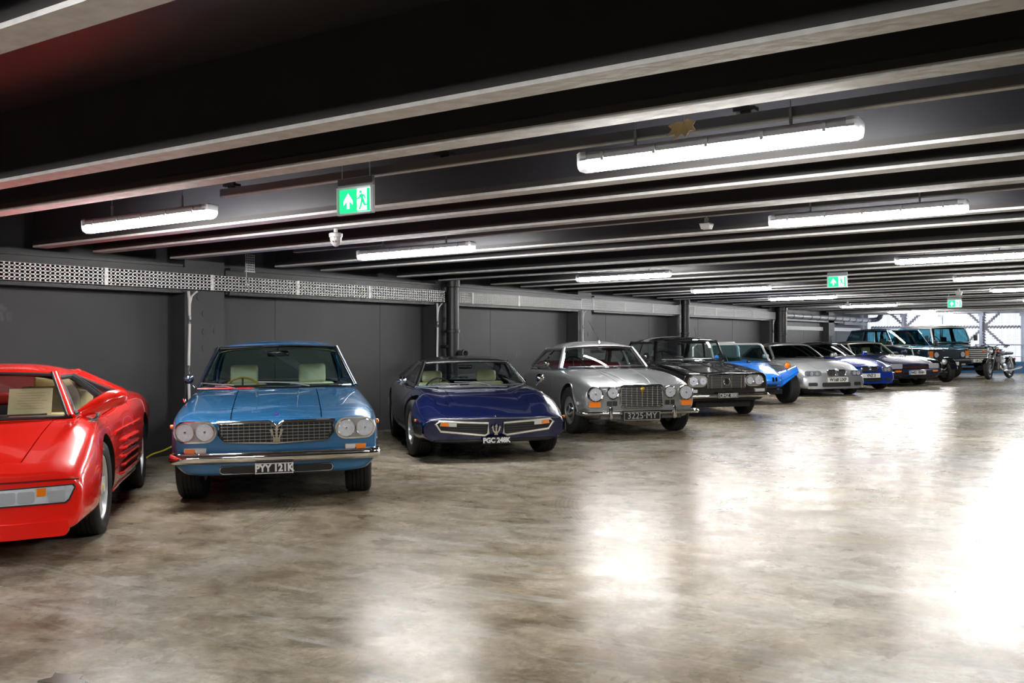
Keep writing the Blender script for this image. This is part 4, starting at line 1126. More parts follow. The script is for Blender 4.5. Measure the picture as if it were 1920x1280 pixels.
# ---- navy wedge coupe
def navy_wedge():
    r = car_root('dark navy wedge-shaped coupe with twin chrome-framed grilles and trident, plate PGC 248K', CARS, -6.625, 9.605, -45.5)
    pm = paint('navy_paint', (.005, .010, .060), .35, .22)
    dk = mat('black_steel', (.02, .02, .023), .3, metal=.6, coat=.6)
    st = [(-3.35, .34, .6, .78, .42, .82, .58, .80, .74, .68, .79, .4, .80, .80),
          (-2.60, .18, .72, .85, .28, .87, .56, .84, .76, .72, .835, .4, .85, .85),
          (-1.40, .16, .72, .86, .25, .885, .54, .85, .70, .74, .775, .42, .785, .79),
          (-.70, .16, .72, .86, .25, .885, .54, .845, .69, .70, .775, .43, .765, .775),
          (.00, .16, .72, .86, .26, .885, .52, .835, .665, .68, .735, .44, .70, .705),
          (.50, .18, .70, .84, .27, .865, .46, .81, .58, .66, .635, .44, .605, .61),
          (.96, .21, .64, .78, .28, .80, .38, .76, .465, .60, .492, .40, .49, .50)]
    c = Car(r, st, (0, .3, .3, .45, .35, .30, .12, 0), bow=.14, rake=-.22, zr=.48, nose=.02, tail=.05, blend=.7)
    c.body(dict(body=pm, well=M_WELL), [('hood', 6, 6, -.42, .40, pm), ('headlamp_cover', 5, 5, .34, .60, pm), ('door', 2, 4, -1.55, -.55, pm)], (-1.9, -.62, 5), [(0, .325, .38, .54), (-2.6, .325, .38, .54)], low=(.6, dk))
    M = dict(glass=M_GLASS, roof=dk, frame=dk, trim=mat('brushed_trim', (.45, .46, .48), .25, metal=.9), post=dk, roofside=dk, lining=M_DARKTRIM)
    g = dict(wb=(-.46, -.70, .775, .70), wt=(-1.02, -1.12, 1.065, .545), rt=(-1.80, -1.80, 1.075, .53), rb=(-2.95, -2.9, .86, .68), posts=[(.46, .05)], c0=.80, c_lean=-.2, crown=.045, pillar=.022, wtrim=True, mats=M)
    c.cabin(g); c.tub(-1.9, -.68, .68, .30, .76, M_DARKTRIM); c.dash(-1.05, -.70, .66, .765, M_BLACK)
    ol = mat('pale_olive_leather', (.62, .60, .36), .4)
    for y in (.37, -.37): c.seat(-1.62, y, .35, .80, .48, ol, hw=.27, hz=.15, lean=.3)
    c.steering(-1.02, -.36, .70, .18, M_BLACK)
    MB().rbox((-1.16, 0, 1.0), (.03, .18, .05), .02).build('interior_mirror', M_GLOSSBLACK, r)
    c.wheels(2.6, 1.48, .325, .225, .20, 'slot', steer=.08)
    for sg in (1, -1):
        poly = [(sg * .085, .425), (sg * .62, .452), (sg * .655, .425), (sg * .60, .345), (sg * .12, .292), (sg * .085, .31)]
        if sg < 0: poly = poly[::-1]
        gr = c.plate_on_front('grille', poly, .004, M_BLACK, .006)
        c.bar_on_front('grille_frame', poly, .012, mat('pale_bright_trim', (.78, .74, .64), .3, metal=.5), .020, gr, 8, True)
        for k in range(4):
            z = .325 + k * .026; c.bar_on_front('grille_bar', [(sg * y, z + .03 * (y - .1)) for y in np.linspace(.11, .50 + .02 * k, 6)], .0025, mat('grey_bar', (.06, .06, .065), .4), .010, gr, 4)
        ind = c.plate_on_front('indicator', [(sg * a, b) for a, b in ((.43, .435), (.60, .443), (.612, .405), (.43, .392))][::sg], .016, M_CHROME, .006)
        MB().prism([(sg * a, b) for a, b in ((.52, .436), (.598, .440), (.606, .408), (.52, .400))][::sg], c.fp(.006), .016, .022).build('amber_lens', M_AMBER, ind, smooth=0)
        MB().prism([(sg * a, b) for a, b in ((.435, .432), (.515, .436), (.515, .400), (.435, .396))][::sg], c.fp(.006), .016, .022).build('clear_lens', M_CLEAR, ind, smooth=0)
        o = c.mirror(-.62, sg * .87, .855, M_CHROME, .055)
        MB().rbox((.62, sg * (c.side(.62, .44) + .004), .455), (.07, .022, .028), .008).build('side_repeater', M_AMBER, r)
        # black nose corner
        MB().tube([(x, sg * (c.side(x, .33) + .002), .36) for x in np.linspace(.50, .86, 6)], .012, n=6, flat=(.008, .055)).build('corner_bumper', mat('black_bumper', (.015, .015, .016), .35), r)
    trident(c, 'trident_emblem', M_CHROME, 0, .295, .125, .020)
    MB().lathe([(.024, 0), (.022, .006), (0, .010)], c=(c.front(0, .49) - .02, 0, .502), axis='z', n=16, M=Matrix.Rotation(.25, 3, 'Y')).build('bonnet_badge', M_CHROME, r)
    c.bar_on_front('nose_trim', [(y, .478 - .012 * (abs(y) / .7)) for y in np.linspace(-.72, .72, 17)], .007, M['trim'], .008)
    c.reg_plate('PGC 248K', -.0, .238, .30, .075, .065, M_PLATE_B, M_SILVERINK, border=False, size=.074, squash=.92)
    c.wipers(g, [((-.25, -.04), (-.30, .05), (.10, .08), (-.72, .06)), ((.30, -.04), (.05, .10), (.40, .10), (-.35, .14))], mat('wiper_steel', (.35, .36, .38), .3, metal=.8))
    MB().tube([(-.40, y, c.top(-.40, y) + .02) for y in np.linspace(-.45, .40, 8)], .010, n=6).build('cowl_trim', M['trim'], r)
    return r
navy_wedge()

# ---- silver saloon
def silver_saloon():
    r = car_root('silver-grey four-door saloon with four round headlamps and barred grille, plate 3225 MY', CARS, -6.365, 12.895, -45.2)
    pm = paint('silver_grey_paint', (.33, .345, .35), .55, .30)
    st = [(-3.75, .36, .5, .66, .46, .70, .60, .66, .72, .55, .77, .40, .785, .79),
          (-3.30, .28, .66, .78, .40, .82, .60, .76, .78, .62, .83, .40, .85, .855),
          (-2.60, .20, .72, .86, .34, .885, .62, .83, .84, .69, .895, .42, .915, .92),
          (-1.20, .20, .74, .86, .32, .885, .62, .83, .85, .71, .90, .42, .905, .91),
          (-.50, .20, .74, .86, .32, .885, .62, .83, .835, .69, .87, .40, .885, .905),
          (.00, .21, .73, .855, .34, .88, .60, .82, .78, .70, .82, .385, .825, .86),
          (.45, .22, .70, .83, .36, .855, .57, .80, .70, .71, .745, .37, .755, .785),
          (.74, .24, .66, .79, .38, .81, .54, .765, .65, .66, .69, .345, .69, .71)]
    c = Car(r, st, (0, .3, .35, .48, .46, .42, .20, 0), bow=.13, rake=-.04, zr=.5, nose=.045, tail=.12)
    c.body(dict(body=pm, well=M_WELL), [('hood', 6, 6, -.72, .66, pm), ('front_door', 2, 4, -1.85, -.85, pm), ('rear_door', 2, 4, -2.60, -1.87, pm)], (-3.0, -.95, 5), [(0, .335, .385, .52), (-2.76, .335, .37, .54)])
    gm = mat('silver_frame', (.36, .37, .375), .3, metal=.6, coat=1)
    M = dict(glass=M_GLASS, roof=pm, frame=pm, trim=M_CHROME, post=gm, roofside=pm, lining=mat('grey_lining', (.20, .19, .18), .8))
    g = dict(wb=(-.74, -1.00, .905, .70), wt=(-1.16, -1.27, 1.215, .55), rt=(-2.55, -2.45, 1.205, .535), rb=(-3.20, -2.98, .925, .66), posts=[(.47, .04)], c0=.90, c_lean=-.10, crown=.085, pillar=.033, wtrim=True, belt=.05, rail=.02, mats=M)
    c.cabin(g); c.tub(-3.0, -1.0, .68, .40, .88, M_DARKTRIM); c.dash(-1.35, -1.0, .66, .915, mat('dark_red_trim', (.08, .012, .015), .6))
    red = mat('oxblood_leather', (.16, .012, .02), .45)
    for y in (.34, -.34): c.seat(-1.95, y, .45, .98, .52, red, head=False)
    MB().rbox((-2.80, 0, .76), (.18, 1.25, .50), .07).build('rear_seat', red, r)
    c.steering(-1.42, -.36, .90, .20, M_BLACK)
    MB().rbox((-1.30, 0, 1.165), (.03, .24, .055), .02).tube([(-1.30, 0, 1.17), (-1.28, 0, 1.25)], .007).build('interior_mirror', M_GLOSSBLACK, r)
    c.wheels(2.76, 1.49, .335, .215, .20, 'steel', steer=.10, mats=mat('wheel_silver', (.45, .46, .47), .3, metal=.7))
    for sg in (1, -1):
        c.lamp(sg * .655, .585, .092, .030, rr=.20, depth=.06); c.lamp(sg * .415, .600, .074, .020, rr=.20, depth=.05)
        ind = c.plate_on_front('indicator', rrect(sg * .665, .445, .085, .040, .012), .030, M_CHROME, .0)
        MB().prism(rrect(sg * .665, .445, .079, .034, .01), c.fp(.0), .030, .042).build('amber_lens', M_AMBER, ind, smooth=0)
        hg = c.plate_on_front('horn_grille', rrect(sg * .420, .455, .072, .034, .012), .006, mat('dark_grille', (.04, .04, .045), .4, metal=.5), .0)
        c.bar_on_front('horn_grille_bar', [(sg * .42, .425), (sg * .42, .487)], .004, M_CHROME, .010, hg)
        ov = MB().rbox((c.front(.46, .32) + .075, sg * .46, .33), (.06, .055, .19), .024); ov.build('overrider', M_CHROME, r, smooth=50)
        MB().lathe([(.030, -.01), (.030, .012), (.018, .020), (0, .021)], c=(.46, sg * (c.side(.46, .45)), .45), axis='y', n=14, M=Matrix.Rotation(0 if sg > 0 else PI, 3, 'Z')).build('side_repeater', M_CLEAR, r)
        # wheel-arch lip
        pts = [(.392 * math.cos(a), sg * (c.side(max(-.5, min(.7, .392 * math.cos(a))), .335 + .392 * math.sin(a)) + .002), .335 + .392 * math.sin(a)) for a in np.linspace(-.15, PI + .15, 20)]
        MB().tube(pts, .010, n=6, up=(0, 1, 0)).build('arch_lip', pm, r)
    poly = rrect(-.0, .545, .300, .150, .045)
    gr = c.plate_on_front('grille', poly, .006, mat('grille_dark', (.03, .03, .032), .4), .0)
    for k in range(11):
        z = .42 + k * .024; hw = .29; c.bar_on_front('grille_bar', [(y, z) for y in np.linspace(-hw, hw, 7)], .004, M_ALLOY, .020, gr, 5)
    for k in range(7): y = -.225 + k * .075; c.bar_on_front('grille_bar', [(y, .405), (y, .685)], .0035, M_CHROME, .025, gr, 5)
    c.bar_on_front('grille_frame', poly, .016, M_CHROME, .014, gr, 8, True)
    MB().lathe([(.032, 0), (.030, .010), (.02, .016), (0, .018)], c=(c.front(0, .655) + .03, 0, .650), axis='x', n=18).build('gold_emblem', mat('gold_emblem', (.55, .36, .06), .3, metal=.7), gr)
    MB().prism([(-.008, .62), (.008, .62), (.004, .54), (-.004, .54)], c.fp(.026), 0, .01).build('emblem_tail', mat('gold_emblem', (.55, .36, .06)), gr, smooth=0)
    sec = [(0, -.03), (.02, -.028), (.034, -.012), (.034, .010), (.022, .028), (.0, .032)]
    c.bumper(.325, (.09, .10), M_CHROME, sec, .76, off=.045)
    c.plate_on_front('lower_intake', rrect(0, .265, .60, .028, .012), .004, mat('dark_slat', (.06, .06, .065), .5), .002)
    for sg in (1, -1):
        for k in range(3): c.bar_on_front('intake_slat', [(sg * y, .25 + k * .016) for y in (.30, .58)], .004, M_ALLOY, .012)
    c.reg_plate('3225\u00b7MY', -.03, .285, .52, .118, .105, M_PLATE_B, mat('cast_letters', (.55, .55, .54), .35, metal=.5), size=.118, squash=1.0, bold=.0)
    c.wipers(g, [((.25, -.03), (.10, .04), (.55, .06), (-.40, .08)), ((-.30, -.03), (-.42, .04), (.0, .05), (-.85, .05))], mat('wiper_steel', (.35, .36, .38), .3, metal=.8))
    c.mirror(-1.10, -.88, 1.0, M_CHROME, .055)
    for sg in (1, -1):
        MB().tube([(x, sg * (c.side(x, .80) + .001), .80 - .02 * (x < -2)) for x in np.linspace(-2.6, -.2, 14)], .004, n=6).build('side_crease', gm, r)
        MB().rbox((-1.72, sg * (c.side(-1.72, .77) + .015), .77), (.16, .03, .025), .01).build('door_handle', M_CHROME, r)
        pts = [(x, sg * L_(.30, .16, (x + .70) / 1.35), c.top(x, L_(.30, .16, (x + .70) / 1.35)) + .001) for x in np.linspace(-.70, .64, 12)]
        MB().tube(pts, [.003] + [.007] * 10 + [.004], n=6).build('bonnet_crease', pm, r)
    MB().tube([(-1.22, 0, 1.325), (-1.20, .0, 1.29)], .012, n=8).tube([(-1.22, 0, 1.325), (-1.46, -.10, 1.66)], [.005, .002], n=5).build('roof_aerial', M_CHROME, r)
    return r
silver_saloon()

# ---- black saloon
def black_saloon():
    r = car_root('black boxy four-door saloon with lamps in oval pods beside a full-width grille', CARS, -6.555, 16.645, -45)
    pm = paint('black_paint', (.006, .006, .008), .2, .2)
    st = [(-3.78, .36, .55, .70, .46, .74, .62, .72, .78, .62, .845, .40, .85, .85),
          (-2.90, .26, .68, .78, .38, .81, .64, .79, .85, .70, .905, .42, .92, .92),
          (-1.00, .24, .70, .79, .36, .815, .64, .79, .865, .70, .92, .42, .935, .94),
          (.00, .24, .70, .79, .38, .81, .62, .78, .80, .71, .845, .46, .83, .855),
          (.40, .26, .68, .78, .38, .80, .60, .77, .755, .70, .80, .46, .785, .80),
          (.74, .28, .66, .76, .40, .775, .58, .75, .715, .69, .755, .46, .75, .76)]
    c = Car(r, st, (0, .3, .3, .4, .32, .28, .14, 0), bow=.05, rake=-.05, zr=.6, nose=.02, tail=.06)
    c.body(dict(body=pm, well=M_WELL), [('hood', 6, 6, -.66, .68, pm), ('front_door', 2, 4, -1.75, -.75, pm), ('rear_door', 2, 4, -2.5, -1.77, pm)], (-2.85, -.85, 5), [(0, .33, .375, .48), (-2.65, .33, .37, .5)], low=(1, mat('black_sill', (.008, .008, .008), .5)))
    M = dict(glass=M_GLASS, roof=pm, frame=pm, trim=M_CHROME, post=pm, roofside=pm, lining=mat('grey_lining', (.20, .19, .18), .8))
    g = dict(wb=(-.66, -.86, .945, .685), wt=(-.92, -1.02, 1.315, .61), rt=(-2.50, -2.40, 1.315, .60), rb=(-2.95, -2.80, .93, .67), posts=[(.48, .03)], c0=.93, c_lean=-.04, crown=.07, pillar=.022, wtrim=True, mats=M)
    c.cabin(g); c.tub(-2.85, -.9, .68, .40, .90, M_DARKTRIM); c.dash(-1.25, -.88, .66, .945, mat('grey_dash', (.12, .12, .13), .5))
    gy = mat('grey_vinyl', (.12, .12, .13), .5)
    for y in (.32, -.32): c.seat(-1.85, y, .45, 1.0, .50, gy, head=False)
    MB().rbox((-2.65, 0, .78), (.18, 1.2, .50), .06).build('rear_seat', gy, r)
    c.steering(-1.32, -.34, .95, .20, M_BLACK)
    c.wheels(2.65, 1.32, .33, .185, .19, 'steel', steer=.0)
    for sg in (1, -1):
        pod = c.plate_on_front('lamp_pod', stadium(sg * .520, .625, .175, .100), .016, M_CHROME, .0)
        c.plate_on_front('lamp_pod_face', stadium(sg * .520, .625, .160, .086), .020, mat('pod_silver', (.45, .46, .48)), .0)
        c.lamp(sg * .600, .625, .076, .022); c.lamp(sg * .430, .625, .062, .022)
        ind = c.plate_on_front('indicator', rrect(sg * .62, .455, .095, .030, .012), .03, M_CHROME, .0)
        MB().prism(rrect(sg * .62, .455, .085, .022, .008), c.fp(.0), .03, .04).build('clear_lens', M_CLEAR, ind, smooth=0)
        MB().tube([(x, sg * (c.side(x, .60) + .005), .60) for x in np.linspace(-2.5, .3, 12)], .008, n=6).build('side_trim', M_CHROME, r)
    poly = rrect(0, .61, .345, .118, .02)
    gr = c.plate_on_front('grille', poly, .006, mat('grille_dark', (.03, .03, .032)), .0)
    for k in range(9): z = .515 + k * .024; c.bar_on_front('grille_bar', [(y, z) for y in np.linspace(-.335, .335, 5)], .003, mat('grille_steel', (.30, .29, .28), .35, metal=.7), .014, gr, 4)
    for k in range(4): y = -.27 + k * .18; c.bar_on_front('grille_bar', [(y, .50), (y, .72)], .004, M_CHROME, .020, gr, 4)
    c.bar_on_front('grille_frame', poly, .008, M_CHROME, .012, gr, 6, True)
    em = MB(); x = c.front(0, .61) + .03
    em.tube([(x, .058 * math.cos(a), .612 + .058 * math.sin(a)) for a in np.linspace(0, 2 * PI, 25)[:-1]], .009, n=6, closed=True, up=(1, 0, 0))
    for k in range(4): a = PI / 4 + k * PI / 2; em.tube([(x, 0, .612), (x, .056 * math.cos(a), .612 + .056 * math.sin(a))], .006, n=5)
    em.prism([(-.03, .58), (.0, .575), (.012, .65), (-.022, .65)], lambda a, b, d: Vector((x + d, a, b)), 0, .012)
    em.build('round_emblem', M_CHROME, gr)
    MB().tube([(c.top(.70, 0) * 0 + .70 - c.bow * y * y, y, c.top(.70, abs(y)) + .006) for y in np.linspace(-.46, .46, 9)], .010, n=6).build('bonnet_lip', M_CHROME, r)
    sec = [(0, -.035), (.022, -.030), (.036, -.008), (.036, .012), (.02, .032), (.0, .036)]
    c.bumper(.368, (.06, .2), M_CHROME, sec, .735, off=.03)
    c.reg_plate('OHZ 808', 0, .375, .36, .085, .085, M_PLATE_B, mat('cast_letters', (.55, .55, .54)), size=.085, squash=.95)
    MB().box((.35, 0, .22), (.5, 1.0, .10)).build('under_tray', M_BLACK, r, smooth=0)
    c.wipers(g, [((.30, -.03), (.15, .05), (.55, .07), (-.25, .08)), ((-.30, -.03), (-.42, .05), (-.05, .06), (-.85, .06))], mat('wiper_steel', (.35, .36, .38), .3, metal=.8))
    MB().tube([(x, 0, c.top(x, 0) + .003) for x in np.linspace(-.6, .66, 12)], .007, n=6).build('bonnet_crease', pm, r)
    for sg in (1, -1):
        MB().tube([(x, sg * .44, c.top(x, .44) + .002) for x in np.linspace(-.6, .66, 12)], .006, n=6).build('bonnet_edge', pm, r)
    c.mirror(-.95, -.82, 1.05, M_CHROME, .06)
    return r
black_saloon()

# ---- blue beach buggy
M_PALETUBE = mat('pale_steel_tube', (.72, .71, .68), .25, metal=.5)
def beach_buggy():
    r = car_root('bright blue open beach buggy with amber lamps on its flared front wings', CARS, -6.85, 20.0, -45)
    pm = paint('buggy_blue', (.012, .20, .80), .0, .2)
    st = [(-2.75, .45, .30, .42, .52, .46, .62, .44, .76, .36, .80, .2, .80, .80),
          (-2.20, .34, .50, .62, .42, .66, .60, .64, .76, .52, .80, .3, .80, .80),
          (-.95, .26, .56, .68, .34, .72, .56, .70, .80, .60, .86, .35, .87, .88),
          (-.55, .27, .50, .60, .36, .64, .56, .62, .78, .54, .85, .32, .88, .89),
          (-.10, .30, .36, .46, .40, .50, .55, .48, .72, .40, .78, .25, .80, .81),
          (.40, .36, .28, .36, .42, .40, .50, .38, .60, .30, .64, .18, .65, .655),
          (.62, .40, .20, .28, .43, .31, .48, .29, .54, .22, .57, .13, .575, .58)]
    c = Car(r, st, (0, .3, .3, .45, .4, .4, .3, 0), bow=.25, rake=.0, zr=.5, nose=.08, tail=.05)
    c.body(dict(body=pm, well=M_WELL), [], (-2.0, -.80, 5), [])
    c.tub(-2.0, -.82, .54, .34, .80, mat('white_tub', (.45, .46, .46), .6))
    # flared wings over the front wheels, and over the rear ones
    for sg in (1, -1):
        G = []
        for i in range(11):
            t = i / 10; x = .50 - 1.0 * t; row = []
            for j in range(9):
                u = j / 8; yy = L_(.22 + .10 * t, .80 + .10 * min(1, t * 2.5), u)
                z = L_(.44 + .10 * math.sin(PI * min(1, t * 1.1)) + .16 * t, .765 - .16 * (t - .35)**2 * 3 - .10 * max(0, .25 - t) * 4 * .6, u**.85) - .03 * math.sin(PI * u)
                row.append((x + .02 - .20 * u * (1 - t), sg * yy, z))
            G.append(row)
        MB().patch(G if sg < 0 else G[::-1], .018).build('front_wing', pm, r, smooth=50)
        edge = [g[-1] for g in G]; MB().tube(edge, .016, n=6).build('wing_lip', pm, r)
        # wing nose fold
        P = [G[0][j] for j in range(9)]; F = [[p, (p[0] + .03, p[1] * .97, p[2] - .02 - .12 * (1 - j / 8)**1.5)] for j, p in enumerate(P)]
        MB().patch(F if sg > 0 else F[::-1], .014).build('wing_front', pm, r, smooth=50)
        G2 = [[(-1.55 - 1.1 * i / 8, sg * L_(.50, .98, j / 6), .62 + .26 * math.sin(PI * (.12 + .76 * i / 8)) - .04 * (j / 6)**2) for j in range(7)] for i in range(9)]
        MB().patch(G2 if sg < 0 else G2[::-1], .018).build('rear_wing', pm, r, smooth=50)
        MB().rbox((-1.05, sg * .66, .42), (1.1, .16, .24), .07).build('side_pod', pm, r, smooth=50)
        o = MB().lathe([(.055, -.08), (.070, -.03), (.075, .0)], c=(.20, sg * .63, .785), axis='x', n=18).tube([(.16, sg * .63, .66), (.17, sg * .63, .74)], .018).build('wing_lamp', M_CHROME, r)
        MB().lathe([(.070, 0), (.060, .022), (.035, .035), (0, .040)], c=(.20, sg * .63, .785), axis='x', n=18).build('amber_lens', M_AMBER, o)
    c.wheels(2.1, 1.42, .335, .24, .20, 'star', steer=.10, mats=mat('dark_wheel', (.05, .05, .055), .4, metal=.4))
    # windscreen: chrome hoop with tinted pane
    W = lambda u, v: Vector((-.62 - .30 * v + .02 * (1 - u * u), u * (.64 - .05 * v), .86 + .385 * v))
    hoop = [W(-1, v) for v in np.linspace(0, .86, 6)] + [W(-.97, .95), W(-.88, 1.0)] + [W(u, 1.0) for u in np.linspace(-.75, .75, 7)] + [W(.88, 1.0), W(.97, .95)] + [W(1, v) for v in np.linspace(.86, 0, 6)]
    fr = MB().tube(hoop, .024, n=8, up=(1, 0, 0)).build('windscreen_frame', M_PALETUBE, r)
    MB().patch([[W(u * .97, v) for u in np.linspace(-1, 1, 9)] for v in np.linspace(.02, .98, 6)], .004).build('windscreen', glass('aqua_glass', (.62, .80, .80)), fr)
    MB().tube([W(u, 0) for u in np.linspace(-1, 1, 9)], .014, n=6).build('windscreen_base', M_BLACK, fr)
    MB().tube([(-2.0, sg_ * .55, .80 + zz) for sg_, zz in ((-1, 0), (-1, .38))] + [(-2.0, -.46, 1.27), (-2.0, .46, 1.27)] + [(-2.0, .55, 1.18), (-2.0, .58, .80)], .034, n=10, up=(1, 0, 0)).build('roll_bar', M_PALETUBE, r)
    for y in (.28, -.28): MB().rbox((-1.72, y, .72), (.14, .44, .50), .06, M=Matrix.Rotation(-.2, 3, 'Y')).build('seat', M_DARKTRIM, r, smooth=50)
    c.steering(-1.10, -.28, .88, .16, M_BLACK)
    MB().lathe([(.045, -.06), (.055, 0), (.05, .03), (0, .05)], c=(-.70, -.56, .97), axis='x', n=14).build('wing_mirror', pm, r)
    MB().lathe([(.04, 0), (.045, .02), (.03, .05), (0, .055)], c=(-.30, .0, .845), axis='z', n=14).tube([(-.30, 0, .80), (-.30, 0, .86)], .012).build('filler_cap', M_GLOSSBLACK, r)
    v = MB()
    for dy in (-.035, .035): v.prism(stadium(dy + .12, .52, .020, .045), c.fp(.0), .0, .014)
    v.build('nose_badge', M_GLOSSBLACK, r)
    MB().box((.42, 0, .34), (.20, .44, .10)).tube([(.60, -.26, .36), (.60, .26, .36)], .020).build('front_axle_beam', M_BLACK, r)
    MB().tube([(.0, -.6, .335), (.0, .6, .335)], .035).build('axle', M_BLACK, r)
    MB().tube([(-1.95, -.40, .95), (-2.0, -.44, 1.3), (-2.05, -.48, 1.62)], [.006, .004, .002], n=5).build('aerial', M_BLACK, r)
    return r
beach_buggy()

# ---- two long-bonnet coupes with twin-oval grilles
def long_bonnet(label, x, y, deg, pm, plate, roof, euro=False):
    r = car_root(label, CARS, x, y, deg)
    st = [(-3.10, .30, .6, .78, .42, .82, .60, .79, .80, .66, .90, .4, .92, .93),
          (-2.46, .18, .72, .86, .30, .885, .58, .85, .80, .70, .885, .4, .90, .905),
          (-1.40, .16, .74, .85, .25, .87, .56, .82, .78, .70, .86, .4, .875, .88),
          (-.70, .16, .74, .85, .25, .87, .56, .81, .77, .67, .845, .36, .865, .885),
          (.00, .16, .74, .86, .25, .875, .54, .80, .72, .66, .775, .34, .805, .83),
          (.40, .16, .72, .84, .25, .85, .50, .78, .62, .64, .675, .34, .705, .725),
          (.74, .17, .66, .80, .25, .80, .42, .74, .50, .60, .555, .30, .585, .61)]
    c = Car(r, st, (0, .3, .35, .48, .46, .42, .24, 0), bow=.24, rake=.10, zr=.4, nose=.05, tail=.08, blend=.7)
    c.body(dict(body=pm, well=M_WELL), [('hood', 5.5, 6, -.70, .56, pm), ('door', 2, 4, -1.75, -.75, pm)], (-2.2, -.95, 5), [(0, .315, .365, .54), (-2.46, .32, .37, .54)])
    M = dict(glass=M_DARKGLASS, roof=roof, frame=roof, trim=M_BLACK, post=M_BLACK, roofside=roof, lining=M_DARKTRIM)
    g = dict(wb=(-.78, -1.05, .875, .67), wt=(-1.42, -1.56, 1.185, .53), rt=(-2.55, -2.5, 1.155, .52), rb=(-3.02, -2.95, .92, .60), posts=[(.42, .05)], c0=.88, c_lean=-.1, crown=.075, pillar=.032, mats=M)
    c.cabin(g); c.tub(-2.2, -.98, .66, .35, .84, M_DARKTRIM); c.dash(-1.45, -1.0, .64, .87, M_BLACK)
    for y_ in (.34, -.34): c.seat(-1.90, y_, .4, .90, .5, mat('charcoal_seat', (.05, .05, .055), .6), hw=.24)
    c.steering(-1.42, -.34, .86, .18, M_BLACK)
    c.wheels(2.46, 1.46, .315, .225, .21, 'star', steer=.05)
    for sg in (1, -1):
        lm = c.plate_on_front('headlamp', stadium(sg * .555, .535, .185, .064), .010, mat('lamp_dark', (.16, .17, .18), .2, coat=1), .004)
        for yy, rr_ in ((.60, .048), (.48, .042)): c.lamp(sg * yy, .535, rr_, .010, name='lamp_projector')
        MB().prism(stadium(sg * .555, .535, .170, .055), c.fp(.0), .055, .058).build('lens_cover', M_LENS, lm, smooth=0)
        k = rrect(sg * .128, .548, .110, .064, .05)
        gr = c.plate_on_front('grille', k, .004, M_BLACK, .010)
        c.bar_on_front('grille_frame', k, .010, M_CHROME, .020, gr, 6, True)
        for i in range(6): yy = sg * (.045 + i * .033); c.bar_on_front('grille_bar', [(yy, .50), (yy, .595)], .002, mat('grille_steel', (.30, .29, .28)), .016, gr, 4)
        c.plate_on_front('side_intake', rrect(sg * .57, .285, .10, .040, .025), .004, M_BLACK, .006)
        MB().rbox((.50, sg * (c.side(.50, .44) + .002), .44), (.09, .02, .03), .008).build('side_repeater', M_CLEAR, r)
        MB().rbox((-.98, sg * .93, .935), (.10, .17, .11), .04).build('door_mirror', pm, r, smooth=50)
        # flank crease from bonnet to lamp
        MB().tube([(x_, sg * (c.side(x_, .70) - .004), .70 - .02 * x_) for x_ in np.linspace(-1.8, -.2, 8)], .006, n=6).build('flank_crease', pm, r)
    c.plate_on_front('lower_intake', rrect(0, .275, .36, .048, .03), .004, M_BLACK, .006)
    c.plate_on_front('lip', rrect(0, .200, .70, .016, .012), .03, pm, .0)
    MB().lathe([(.036, 0), (.034, .006), (0, .009)], c=(c.front(0, .62) - .005, 0, .625), axis='x', n=18, M=Matrix.Rotation(-.7, 3, 'Y')).build('round_emblem', mat('white_blue_emblem', (.45, .55, .70), .2, coat=1), r)
    c.reg_plate(plate, 0, .385, .52, .112, .05, M_PLATE_W, M_BLACKINK, border=False, size=.105, squash=.86)
    c.wipers(g, [((.3, -.03), (.1, .05), (.5, .06), (-.3, .07))], M_BLACK)
    return r
long_bonnet('silver coupe with long bonnet, oval twin grille and white plate W168 UXP', -6.58, 23.88, -45, paint('bright_silver_paint', (.42, .43, .44), .6, .28), 'W168 UXP', paint('silver_reflection_darkened', (.25, .255, .26), .6, .3))  # roof silver darkened in colour for the dark ceiling it reflects
long_bonnet('royal blue coupe with dark hardtop and white plate VNZ 3, behind the silver coupe', -6.53, 26.93, -45, paint('royal_blue_paint', (.012, .055, .42), .3, .22), 'VNZ 3', paint('dark_top_paint', (.012, .013, .018), .3, .3))

